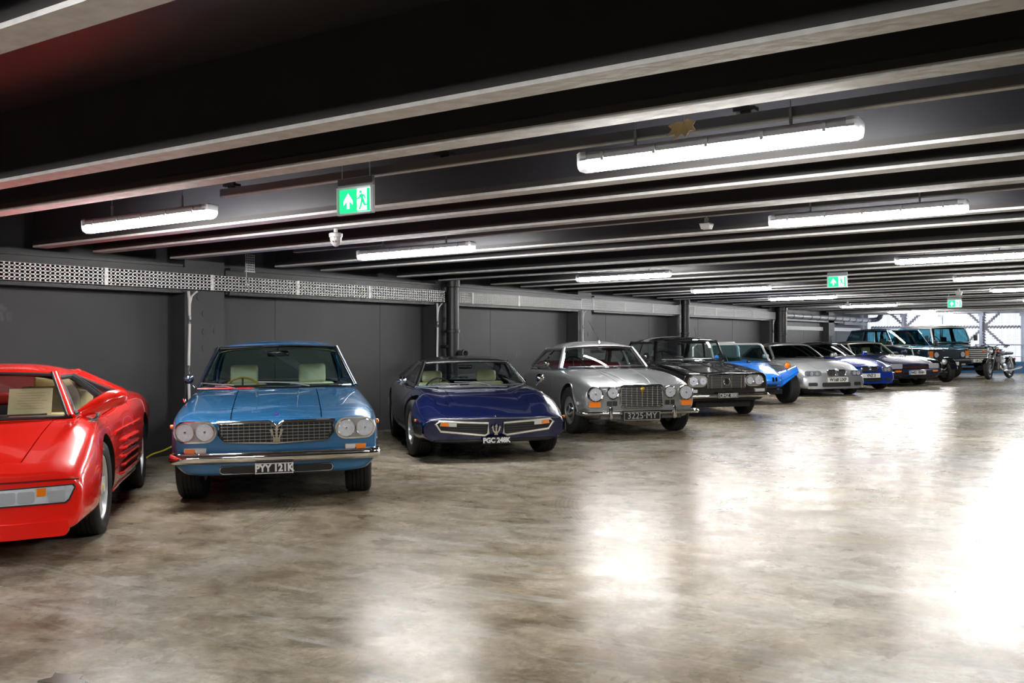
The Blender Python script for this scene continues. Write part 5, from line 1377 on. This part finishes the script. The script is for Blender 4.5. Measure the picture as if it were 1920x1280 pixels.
# ---- dark navy car with big clear lamps
def navy_convertible():
    r = car_root('dark navy soft-top car with large clear lamps, plate N421 RNH', CARS, -6.11, 29.96, -45)
    pm = paint('midnight_paint', (.004, .008, .040), .1, .3)
    st = [(-3.60, .34, .6, .78, .42, .82, .60, .79, .80, .66, .88, .4, .89, .89),
          (-2.60, .20, .72, .85, .32, .88, .60, .84, .82, .70, .90, .4, .91, .91),
          (-1.00, .20, .74, .85, .30, .88, .58, .82, .80, .70, .86, .4, .88, .89),
          (.00, .20, .74, .85, .30, .88, .56, .82, .74, .70, .79, .42, .79, .80),
          (.60, .20, .72, .84, .30, .86, .50, .80, .64, .68, .69, .44, .69, .70),
          (.98, .22, .66, .80, .30, .82, .44, .77, .57, .64, .605, .44, .605, .615)]
    c = Car(r, st, (0, .3, .35, .45, .42, .36, .2, 0), bow=.12, rake=-.04, zr=.5, nose=.04, tail=.08)
    c.body(dict(body=pm, well=M_WELL), [('hood', 6, 6, -.80, .90, pm), ('door', 2, 4, -2.0, -.9, pm)], (-2.7, -1.0, 5), [(0, .32, .37, .54), (-2.6, .32, .37, .54)])
    top = mat('black_fabric_roof', (.012, .012, .015), .8, bump=.2, noise=(60, .2))
    M = dict(glass=M_GREENGLASS, roof=top, frame=mat('champagne_frame', (.45, .43, .36), .3, metal=.7), trim=M_BLACK, post=M_BLACK, roofside=top, lining=M_DARKTRIM)
    g = dict(wb=(-.86, -1.10, .875, .68), wt=(-1.48, -1.58, 1.20, .56), rt=(-2.6, -2.55, 1.20, .55), rb=(-3.10, -3.0, .91, .66), posts=[(.55, .05)], c0=.84, crown=.06, pillar=.026, mats=M)
    c.cabin(g); c.tub(-2.7, -1.02, .66, .4, .86, M_DARKTRIM); c.dash(-1.5, -1.05, .65, .87, M_BLACK)
    for y in (.34, -.34): c.seat(-2.0, y, .4, .92, .5, mat('sand_leather', (.50, .47, .30), .5), hw=.27, hz=.18)
    c.steering(-1.48, -.34, .86, .18, M_BLACK)
    c.wheels(2.6, 1.47, .32, .21, .20, 'star', steer=.0)
    for sg in (1, -1):
        lm = c.plate_on_front('headlamp', rrect(sg * .585, .560, .165, .066, .03), .014, M_REFLECT, .004)
        MB().prism(rrect(sg * .585, .560, .165, .066, .03), c.fp(.0), .052, .056).build('lens_cover', M_LENS, lm, smooth=0)
        ind = c.plate_on_front('indicator', stadium(sg * .58, .425, .09, .024), .092, M_AMBER, .0)
        c.plate_on_front('fog_lamp', rrect(sg * .56, .28, .07, .03, .01), .012, M_GLOSSBLACK, .0)
        MB().rbox((-1.0, sg * .95, .94), (.10, .18, .12), .04).build('door_mirror', pm, r, smooth=50)
    gr = c.plate_on_front('grille', rrect(0, .540, .40, .036, .012), .006, M_BLACK, .002)
    c.bar_on_front('grille_trim', [(y, .580) for y in np.linspace(-.42, .42, 9)], .010, M_CHROME, .014, gr)
    c.bar_on_front('grille_line', [(y, .535) for y in np.linspace(-.36, .36, 9)], .004, mat('red_line', (.35, .01, .01), .4), .014, gr)
    sec = [(0, -.06), (.03, -.055), (.05, -.02), (.05, .03), (.03, .055), (.0, .06)]
    c.bumper(.43, (.10, .3), pm, sec, .74, off=.03)
    c.plate_on_front('lower_intake', rrect(0, .275, .42, .03, .02), .004, M_BLACK, .006)
    pl = c.reg_plate('N421 RNH', -.02, .385, .52, .112, .105, M_PLATE_W, M_BLACKINK, border=False, size=.105, squash=.84)
    MB().box((c.front(0, .385) + .1125, -.255, .385), (.003, .05, .112)).build('blue_band', mat('plate_blue_band', (.15, .35, .75), .4), pl, smooth=0)
    c.wipers(g, [((.3, -.03), (.1, .05), (.5, .06), (-.3, .07))], M_BLACK)
    return r
navy_convertible()

# ---- small open roadster with cycle wings
def open_roadster():
    r = car_root('small black open roadster with exposed front wheels, cycle wings and a low windscreen', CARS, -5.65, 32.0, -45)
    pm = paint('roadster_black', (.008, .009, .016), .2, .2)
    st = [(-3.0, .34, .40, .56, .42, .60, .56, .58, .74, .48, .80, .3, .81, .81),
          (-2.3, .22, .52, .62, .30, .66, .52, .62, .76, .52, .82, .3, .83, .83),
          (-1.3, .20, .50, .58, .28, .62, .50, .58, .74, .48, .81, .3, .83, .845),
          (-.6, .20, .42, .48, .28, .52, .48, .49, .68, .42, .76, .26, .785, .80),
          (.0, .22, .34, .40, .28, .43, .46, .41, .62, .34, .70, .2, .73, .745),
          (.40, .26, .26, .31, .31, .34, .46, .33, .58, .27, .64, .16, .665, .68)]
    c = Car(r, st, (0, .3, .35, .48, .48, .45, .4, 0), bow=.2, rake=.0, zr=.5, nose=.07, tail=.06)
    c.body(dict(body=pm, well=M_WELL), [('hood', 4.5, 6, -1.2, .26, pm)], (-2.3, -1.42, 5), [])
    c.tub(-2.3, -1.45, .48, .3, .76, M_DARKTRIM)
    for y in (.24, -.24): MB().rbox((-2.05, y, .72), (.12, .40, .40), .05).build('seat', mat('charcoal_seat', (.05, .05, .055)), r)
    W = lambda u, v: Vector((-1.38 - .14 * v, u * .54, .82 + .31 * v))
    fr = MB().tube([W(-1, 0), W(-1, .9), W(-.93, 1), W(.93, 1), W(1, .9), W(1, 0)], .022, n=8, up=(1, 0, 0)).build('windscreen_frame', M_PALETUBE, r)
    MB().patch([[W(u * .97, v) for u in np.linspace(-1, 1, 5)] for v in np.linspace(.03, .97, 4)], .004).build('windscreen', M_GLASS, fr)
    c.wheels(2.3, 1.40, .335, .20, .20, 'wire', mats=M_CHROME)
    for sg in (1, -1):
        G = [[(.40 * math.cos(a), sg * (.70 + w * .85), .345 + .40 * math.sin(a)) for w in (-.12, -.06, 0, .06, .12)] for a in np.linspace(.15, PI * .86, 14)]
        MB().patch(G if sg < 0 else G[::-1], .012).build('cycle_wing', pm, r, smooth=50)
        MB().tube([g[4] for g in G], .012, n=6).build('wing_trim', M_CHROME, r)
        MB().tube([(.0, sg * .42, .50), (.0, sg * .66, .34)], .018).tube([(.05, sg * .38, .30), (.0, sg * .66, .30)], .016).build('suspension', M_CHROME, r)
        o = MB().lathe([(.03, -.12), (.075, -.06), (.085, 0)], c=(.22, sg * .50, .62), axis='x', n=18).tube([(.16, sg * .36, .50), (.16, sg * .50, .56)], .014).build('headlamp', M_CHROME, r)
        MB().lathe([(.082, 0), (.06, .02), (0, .03)], c=(.22, sg * .50, .62), axis='x', n=18).build('lens', M_CLEAR, o)
        G3 = [[(-2.0 - .62 * i / 8, sg * L_(.56, .86, j / 4), .44 + .26 * math.sin(PI * (.10 + .80 * i / 8))) for j in range(5)] for i in range(9)]
        MB().patch(G3 if sg < 0 else G3[::-1], .014).build('rear_wing', pm, r, smooth=50)
        MB().lathe([(.05, 0), (.045, .02), (0, .03)], c=(-1.30, sg * .66, .90), axis='x', n=14).tube([(-1.36, sg * .56, .86), (-1.31, sg * .66, .89)], .008).build('door_mirror', M_CHROME, r)
    q = c.plate_on_front('grille', rrect(0, .48, .17, .11, .05), .004, M_BLACK, .006)
    c.bar_on_front('grille_frame', rrect(0, .48, .17, .11, .05), .012, M_CHROME, .014, q, 6, True)
    c.steering(-1.62, -.24, .80, .15, M_BLACK)
    return r
open_roadster()

# ---- dark blue off-road estate
def offroad_estate():
    r = car_root('tall dark blue off-road estate with amber corner lamps and many windows', CARS, -6.03, 35.68, -38)
    pm = paint('deep_teal_paint', (.012, .045, .085), .35, .26)
    st = [(-3.72, .58, .70, .82, .64, .86, .82, .85, 1.04, .82, 1.09, .4, 1.10, 1.10),
          (-2.54, .52, .72, .85, .60, .89, .82, .88, 1.06, .84, 1.11, .45, 1.11, 1.11),
          (-1.00, .50, .72, .85, .58, .89, .82, .88, 1.06, .84, 1.11, .45, 1.11, 1.11),
          (-.70, .50, .72, .85, .58, .89, .82, .87, 1.03, .80, 1.07, .50, 1.06, 1.065),
          (.20, .50, .72, .85, .58, .88, .80, .865, 1.00, .79, 1.035, .50, 1.025, 1.03),
          (.70, .50, .70, .83, .58, .86, .78, .845, .955, .77, .99, .50, .985, .99)]
    c = Car(r, st, (0, .3, .3, .35, .3, .3, .15, 0), bow=.04, rake=.0, zr=.7, nose=.02, tail=.04)
    c.body(dict(body=pm, well=M_WELL), [('hood', 5.5, 6, -.85, .62, pm), ('front_door', 2, 4, -1.75, -.85, pm), ('rear_door', 2, 4, -2.5, -1.77, pm)], (-3.6, -1.05, 5), [(0, .38, .46, .5), (-2.54, .38, .46, .5)], low=(1, M_BLACK))
    gl = glass('teal_car_glass', (.46, .62, .65))
    M = dict(glass=gl, roof=pm, frame=pm, trim=M_BLACK, post=M_BLACK, roofside=pm, lining=mat('grey_lining', (.20, .19, .18)))
    g = dict(wb=(-.96, -1.06, 1.09, .79), wt=(-1.44, -1.50, 1.645, .68), rt=(-3.35, -3.35, 1.66, .67), rb=(-3.68, -3.66, 1.10, .78), posts=[(.30, .06), (.58, .06)], c0=.94, crown=.06, pillar=.03, belt=.02, mats=M)
    c.cabin(g); c.tub(-3.6, -1.08, .78, .6, 1.08, M_DARKTRIM); c.dash(-1.5, -1.1, .76, 1.10, M_BLACK)
    for y in (.40, -.40): c.seat(-1.95, y, .6, 1.18, .52, mat('sand_leather', (.50, .47, .30)), hw=.26, hz=.2)
    MB().rbox((-2.85, 0, .98), (.18, 1.3, .55), .06).build('rear_seat', mat('sand_leather', (.50, .47, .30)), r)
    c.steering(-1.50, -.40, 1.12, .20, M_BLACK)
    c.wheels(2.54, 1.49, .375, .225, .21, 'star', steer=.0)
    gr = c.plate_on_front('grille', rrect(0, .80, .82, .125, .02), .006, mat('grille_blue_black', (.012, .02, .03), .4), .0)
    for k in range(8): z = .70 + k * .028; c.bar_on_front('grille_bar', [(-.42, z), (.42, z)], .007, mat('grille_teal', (.02, .04, .055), .35), .012, gr, 5)
    for sg in (1, -1):
        c.lamp(sg * .545, .80, .088, .012)
        ind = c.plate_on_front('indicator', rrect(sg * .745, .835, .075, .085, .01), .02, M_AMBER, .0)
        c.plate_on_front('side_light', rrect(sg * .745, .715, .075, .035, .008), .02, M_CLEAR, .0)
        MB().rbox((.72, sg * .55, .47), (.05, .16, .07), .02).build('fog_lamp', M_CLEAR, r)
        MB().tube([(x, sg * (c.side(x, .95) + .004), .955) for x in np.linspace(-3.6, .4, 10)], .006, n=6).build('side_trim', M_BLACK, r)
        MB().rbox((-1.0, sg * .99, 1.19), (.08, .16, .20), .03).build('door_mirror', M_BLACK, r, smooth=50)
        MB().tube([(x, sg * .52, c.top(x, .52) + .002) for x in np.linspace(-.8, .6, 8)], .010, n=6).build('bonnet_ridge', pm, r)
    sec = [(0, -.075), (.04, -.07), (.06, -.05), (.06, .05), (.04, .07), (.0, .075)]
    c.bumper(.58, (.07, .12), M_BLACK, sec, .80, off=.05)
    c.plate_on_front('front_spoiler', rrect(0, .47, .74, .06, .03), .03, M_BLACK, .0)
    c.reg_plate('K', .0, .50, .52, .112, .13, M_PLATE_W, M_BLACKINK, border=False, size=.105)
    c.wipers(g, [((.3, -.03), (.1, .05), (.5, .05), (-.3, .06))], M_BLACK)
    return r
offroad_estate()

# ---- tall 4x4
def tall_4x4():
    r = car_root('tall upright 4x4 with pale slatted grille and lettered bonnet, plate L8 CXO', CARS, -5.40, 38.0, -45)
    pm = paint('dark_green_blue', (.010, .030, .045), .2, .28)
    silver = mat('pale_silver_grille', (.50, .50, .49), .4, metal=.3)
    st = [(-3.05, .62, .70, .84, .66, .88, .85, .88, 1.10, .85, 1.16, .4, 1.17, 1.17),
          (-1.40, .56, .72, .86, .62, .89, .85, .885, 1.12, .86, 1.17, .45, 1.17, 1.17),
          (-.66, .56, .72, .86, .62, .89, .85, .885, 1.10, .86, 1.14, .50, 1.14, 1.14),
          (.55, .56, .72, .86, .62, .89, .85, .885, 1.00, .86, 1.03, .52, 1.055, 1.06),
          (.66, .58, .70, .85, .64, .88, .85, .875, .99, .85, 1.02, .52, 1.05, 1.055)]
    c = Car(r, st, (0, .2, .2, .25, .2, .2, .12, 0), bow=.0, rake=.0, zr=.8, nose=.012, tail=.03)
    c.body(dict(body=pm, well=M_WELL), [('hood', 5.5, 6, -.64, .62, pm), ('door', 2, 4, -1.5, -.66, pm)], (-2.9, -.74, 5), [(0, .40, .50, .5), (-2.36, .40, .50, .5)], low=(1, M_BLACK))
    M = dict(glass=glass('teal_car_glass', (.46, .62, .65)), roof=mat('navy_roof', (.022, .028, .04), .7), frame=silver, trim=M_BLACK, post=pm, roofside=pm, lining=M_DARKTRIM)
    g = dict(wb=(-.68, -.70, 1.17, .76), wt=(-.90, -.92, 1.72, .70), rt=(-2.85, -2.85, 1.76, .72), rb=(-3.0, -3.0, 1.17, .82), posts=[(.42, .08)], c0=.92, crown=.10, pillar=.03, bulge=0, rail=.01, mats=M)
    c.cabin(g); c.tub(-2.9, -.76, .78, .66, 1.14, M_DARKTRIM); c.dash(-1.15, -.78, .76, 1.17, M_BLACK)
    for y in (.40, -.40): c.seat(-1.65, y, .7, 1.25, .5, M_DARKTRIM)
    c.steering(-1.10, -.42, 1.24, .21, M_BLACK)
    c.wheels(2.36, 1.49, .40, .24, .21, 'steel', mats=mat('wheel_silver', (.45, .46, .47)))
    gr = c.plate_on_front('grille', rrect(0, .80, .36, .18, .01), .004, M_BLACK, .004)
    for k in range(5): c.bar_on_front('grille_slat', [(-.35, .665 + k * .068), (.35, .665 + k * .068)], .02, silver, .022, gr, 6, flat=(.012, .020))
    MB().tube([(-.72 + .0, y, 1.20) for y in np.linspace(-.72, .72, 5)], .028, n=8).build('windscreen_rail', silver, r)
    for sg in (1, -1):
        pn = c.plate_on_front('lamp_panel', rrect(sg * .615, .80, .235, .20, .01), .012, silver, .004)
        c.lamp(sg * .60, .80, .088, .020)
        c.lamp(sg * .78, .90, .03, .020, name='indicator', lens=M_AMBER); c.lamp(sg * .78, .70, .03, .020, name='side_light')
        MB().rbox((-.74, sg * 1.0, 1.35), (.06, .14, .20), .02).build('door_mirror', M_BLACK, r)
        MB().rbox((.0, sg * .90, .93), (1.05, .04, .05), .015).build('wheel_arch_trim', M_BLACK, r)
    sec = [(0, -.07), (.05, -.07), (.05, .07), (.0, .07)]
    c.bumper(.56, (.02, .02), mat('grey_bumper', (.20, .20, .21), .5, metal=.4), sec, .82, off=.05)
    c.reg_plate('L8 CXO', .0, .555, .52, .112, .115, M_PLATE_W, M_BLACKINK, border=False, size=.105)
    T = Matrix.Translation((.665 + .012, 0, 1.0)) @ Matrix(((0, 0, 1, 0), (1, 0, 0, 0), (0, 1, 0, 0), (0, 0, 0, 1)))
    text('LAND ROVER', .075, 'bonnet_lettering', silver, r, Matrix.Translation((.676, 0, 1.028)) @ Matrix(((0, 0, 1, 0), (1, 0, 0, 0), (0, 1, 0, 0), (0, 0, 0, 1))), bold=.001, spacing=1.25)
    c.wipers(g, [((.3, -.03), (.1, .05), (.5, .05), (-.1, .06))], M_BLACK)
    MB().box((-1.5, 0, .52), (2.4, 1.2, .16)).build('chassis_frame', M_BLACK, r, smooth=0)
    return r
tall_4x4()

# ---- motorcycle
def motorcycle():
    x, y = -4.28, 34.95
    r = thing('motorcycle', 'black and chrome motorcycle on its stand in front of the bright screen', 'motorcycle', (x, y, floor_z(x) + .001), math.radians(-108))
    pm = paint('motorcycle_blue_black', (.012, .016, .035), .3, .2)
    R = .325
    def wh(px, steer=0):
        t = bpy.data.objects.new('wheel', None); COL.objects.link(t); t.parent = r; t.location = (px, 0, R); t.rotation_euler = (0, 0, steer)
        MB().lathe([(.235, -.05), (.28, -.06), (R - .02, -.05), (R, -.02), (R, .02), (R - .02, .05), (.28, .06), (.235, .05)], axis='y', n=36, closed=True).build('tyre', M_TYRE, t)
        MB().lathe([(.20, -.03), (.235, -.045), (.240, 0), (.235, .045), (.20, .03)], axis='y', n=32, closed=True).build('rim', M_CHROME, t)
        for k in range(10):
            a = k * PI / 5; MB().tube([(math.cos(a) * .03, .02, math.sin(a) * .03), (math.cos(a + .2) * .21, 0, math.sin(a + .2) * .21)], .008, n=5, up=(0, 1, 0)).build('spoke', M_ALLOY, t)
        MB().lathe([(.05, -.06), (.05, .06)], axis='y', n=16).build('hub', M_ALLOY, t)
        for sg in (1, -1): MB().lathe([(.14, sg * .055), (.14, sg * .060), (.06, sg * .060), (.06, sg * .055)], axis='y', n=24, closed=True).build('brake_disc', M_ALLOY, t)
    wh(0, .12); wh(-1.45)
    for sg in (1, -1):
        MB().tube([(.0, sg * .10, R), (-.22, sg * .10, .72), (-.34, sg * .10, 1.0)], [.028, .026, .022], n=10).build('fork_leg', M_CHROME, r)
        MB().tube([(-.30, sg * .06, 1.04), (-.34, sg * .18, 1.10), (-.42, sg * .36, 1.09), (-.48, sg * .44, 1.08)], .014, n=8).build('handlebar', M_CHROME, r)
        MB().tube([(-.46, sg * .34, 1.085), (-.50, sg * .46, 1.075)], .022, n=8).build('grip', M_BLACK, r)
        MB().lathe([(.03, -.03), (.034, 0), (.02, .02), (0, .024)], c=(-.18, sg * .24, .90), axis='x', n=12).tube([(-.22, sg * .09, .90), (-.20, sg * .24, .90)], .008).build('indicator', M_AMBER, r)
        MB().tube([(-.55, sg * .14, .55), (-.40, sg * .22, .36), (-.60, sg * .24, .26), (-1.1, sg * .24, .28), (-1.75, sg * .26, .36)], [.022, .024, .026, .04, .045], n=10).build('exhaust', M_CHROME, r)
        MB().lathe([(.12, 0), (.13, .03), (.10, .06), (0, .065)], c=(-.78, sg * .14, .36), axis='y', n=20, M=Matrix.Rotation(0 if sg > 0 else PI, 3, 'Z')).build('engine_cover', M_ALLOY, r)
        MB().tube([(-1.25, sg * .12, .72), (-1.45, sg * .12, .36)], .03, n=10).build('rear_shock', M_CHROME, r)
        MB().tube([(-.85, sg * .1, .33), (-1.45, sg * .09, R)], .022, n=8).build('swing_arm', M_BLACK, r)
    MB().rbox((-.72, 0, .42), (.42, .24, .30), .05).build('crankcase', mat('engine_grey', (.14, .13, .12), .4, metal=.7), r)
    cy = MB()
    for k in range(6): cy.rbox((-.62 + .0, 0, .56 + k * .03), (.26, .40, .016), .006)
    cy.build('cylinder_fins', M_ALLOY, r)
    MB().rbox((-.62, 0, .65), (.20, .34, .20), .03).build('cylinder', mat('engine_grey', (.14, .13, .12)), r)
    MB().rbox((-.66, 0, .86), (.58, .30, .22), .09).build('fuel_tank', pm, r, smooth=60)
    MB().rbox((-1.22, 0, .82), (.62, .27, .10), .045).build('seat', M_BLACK, r, smooth=60)
    o = MB().lathe([(.03, -.12), (.08, -.06), (.09, 0)], c=(-.16, 0, .90), axis='x', n=20).build('headlamp', M_CHROME, r)
    MB().lathe([(.085, 0), (.06, .02), (0, .03)], c=(-.16, 0, .90), axis='x', n=20).build('lens', M_CLEAR, o)
    MB().tube([(-.30, 0, 1.0), (-.95, 0, .76), (-1.5, 0, .80)], .022, n=8).tube([(-.34, 0, .92), (-.55, 0, .36), (-.95, 0, .32)], .022, n=8).build('frame_tubes', M_BLACK, r)
    G = [[((R + .04) * math.cos(a), w, R + (R + .04) * math.sin(a)) for w in (-.07, -.035, 0, .035, .07)] for a in np.linspace(.5, 2.5, 12)]
    MB().patch(G, .006).build('front_mudguard', M_CHROME, r, smooth=50)
    G = [[(-1.45 + (R + .05) * math.cos(a), w, R + (R + .05) * math.sin(a)) for w in (-.08, -.04, 0, .04, .08)] for a in np.linspace(.9, 2.9, 12)]
    MB().patch(G, .006).build('rear_mudguard', M_CHROME, r, smooth=50)
    MB().rbox((-1.82, 0, .62), (.05, .12, .10), .02).build('tail_lamp', mat('red_lamp', (.5, .01, .01), .2), r)
    MB().tube([(-.85, .12, .30), (-.95, .30, .01)], .012).build('side_stand', M_CHROME, r)
    return r
motorcycle()
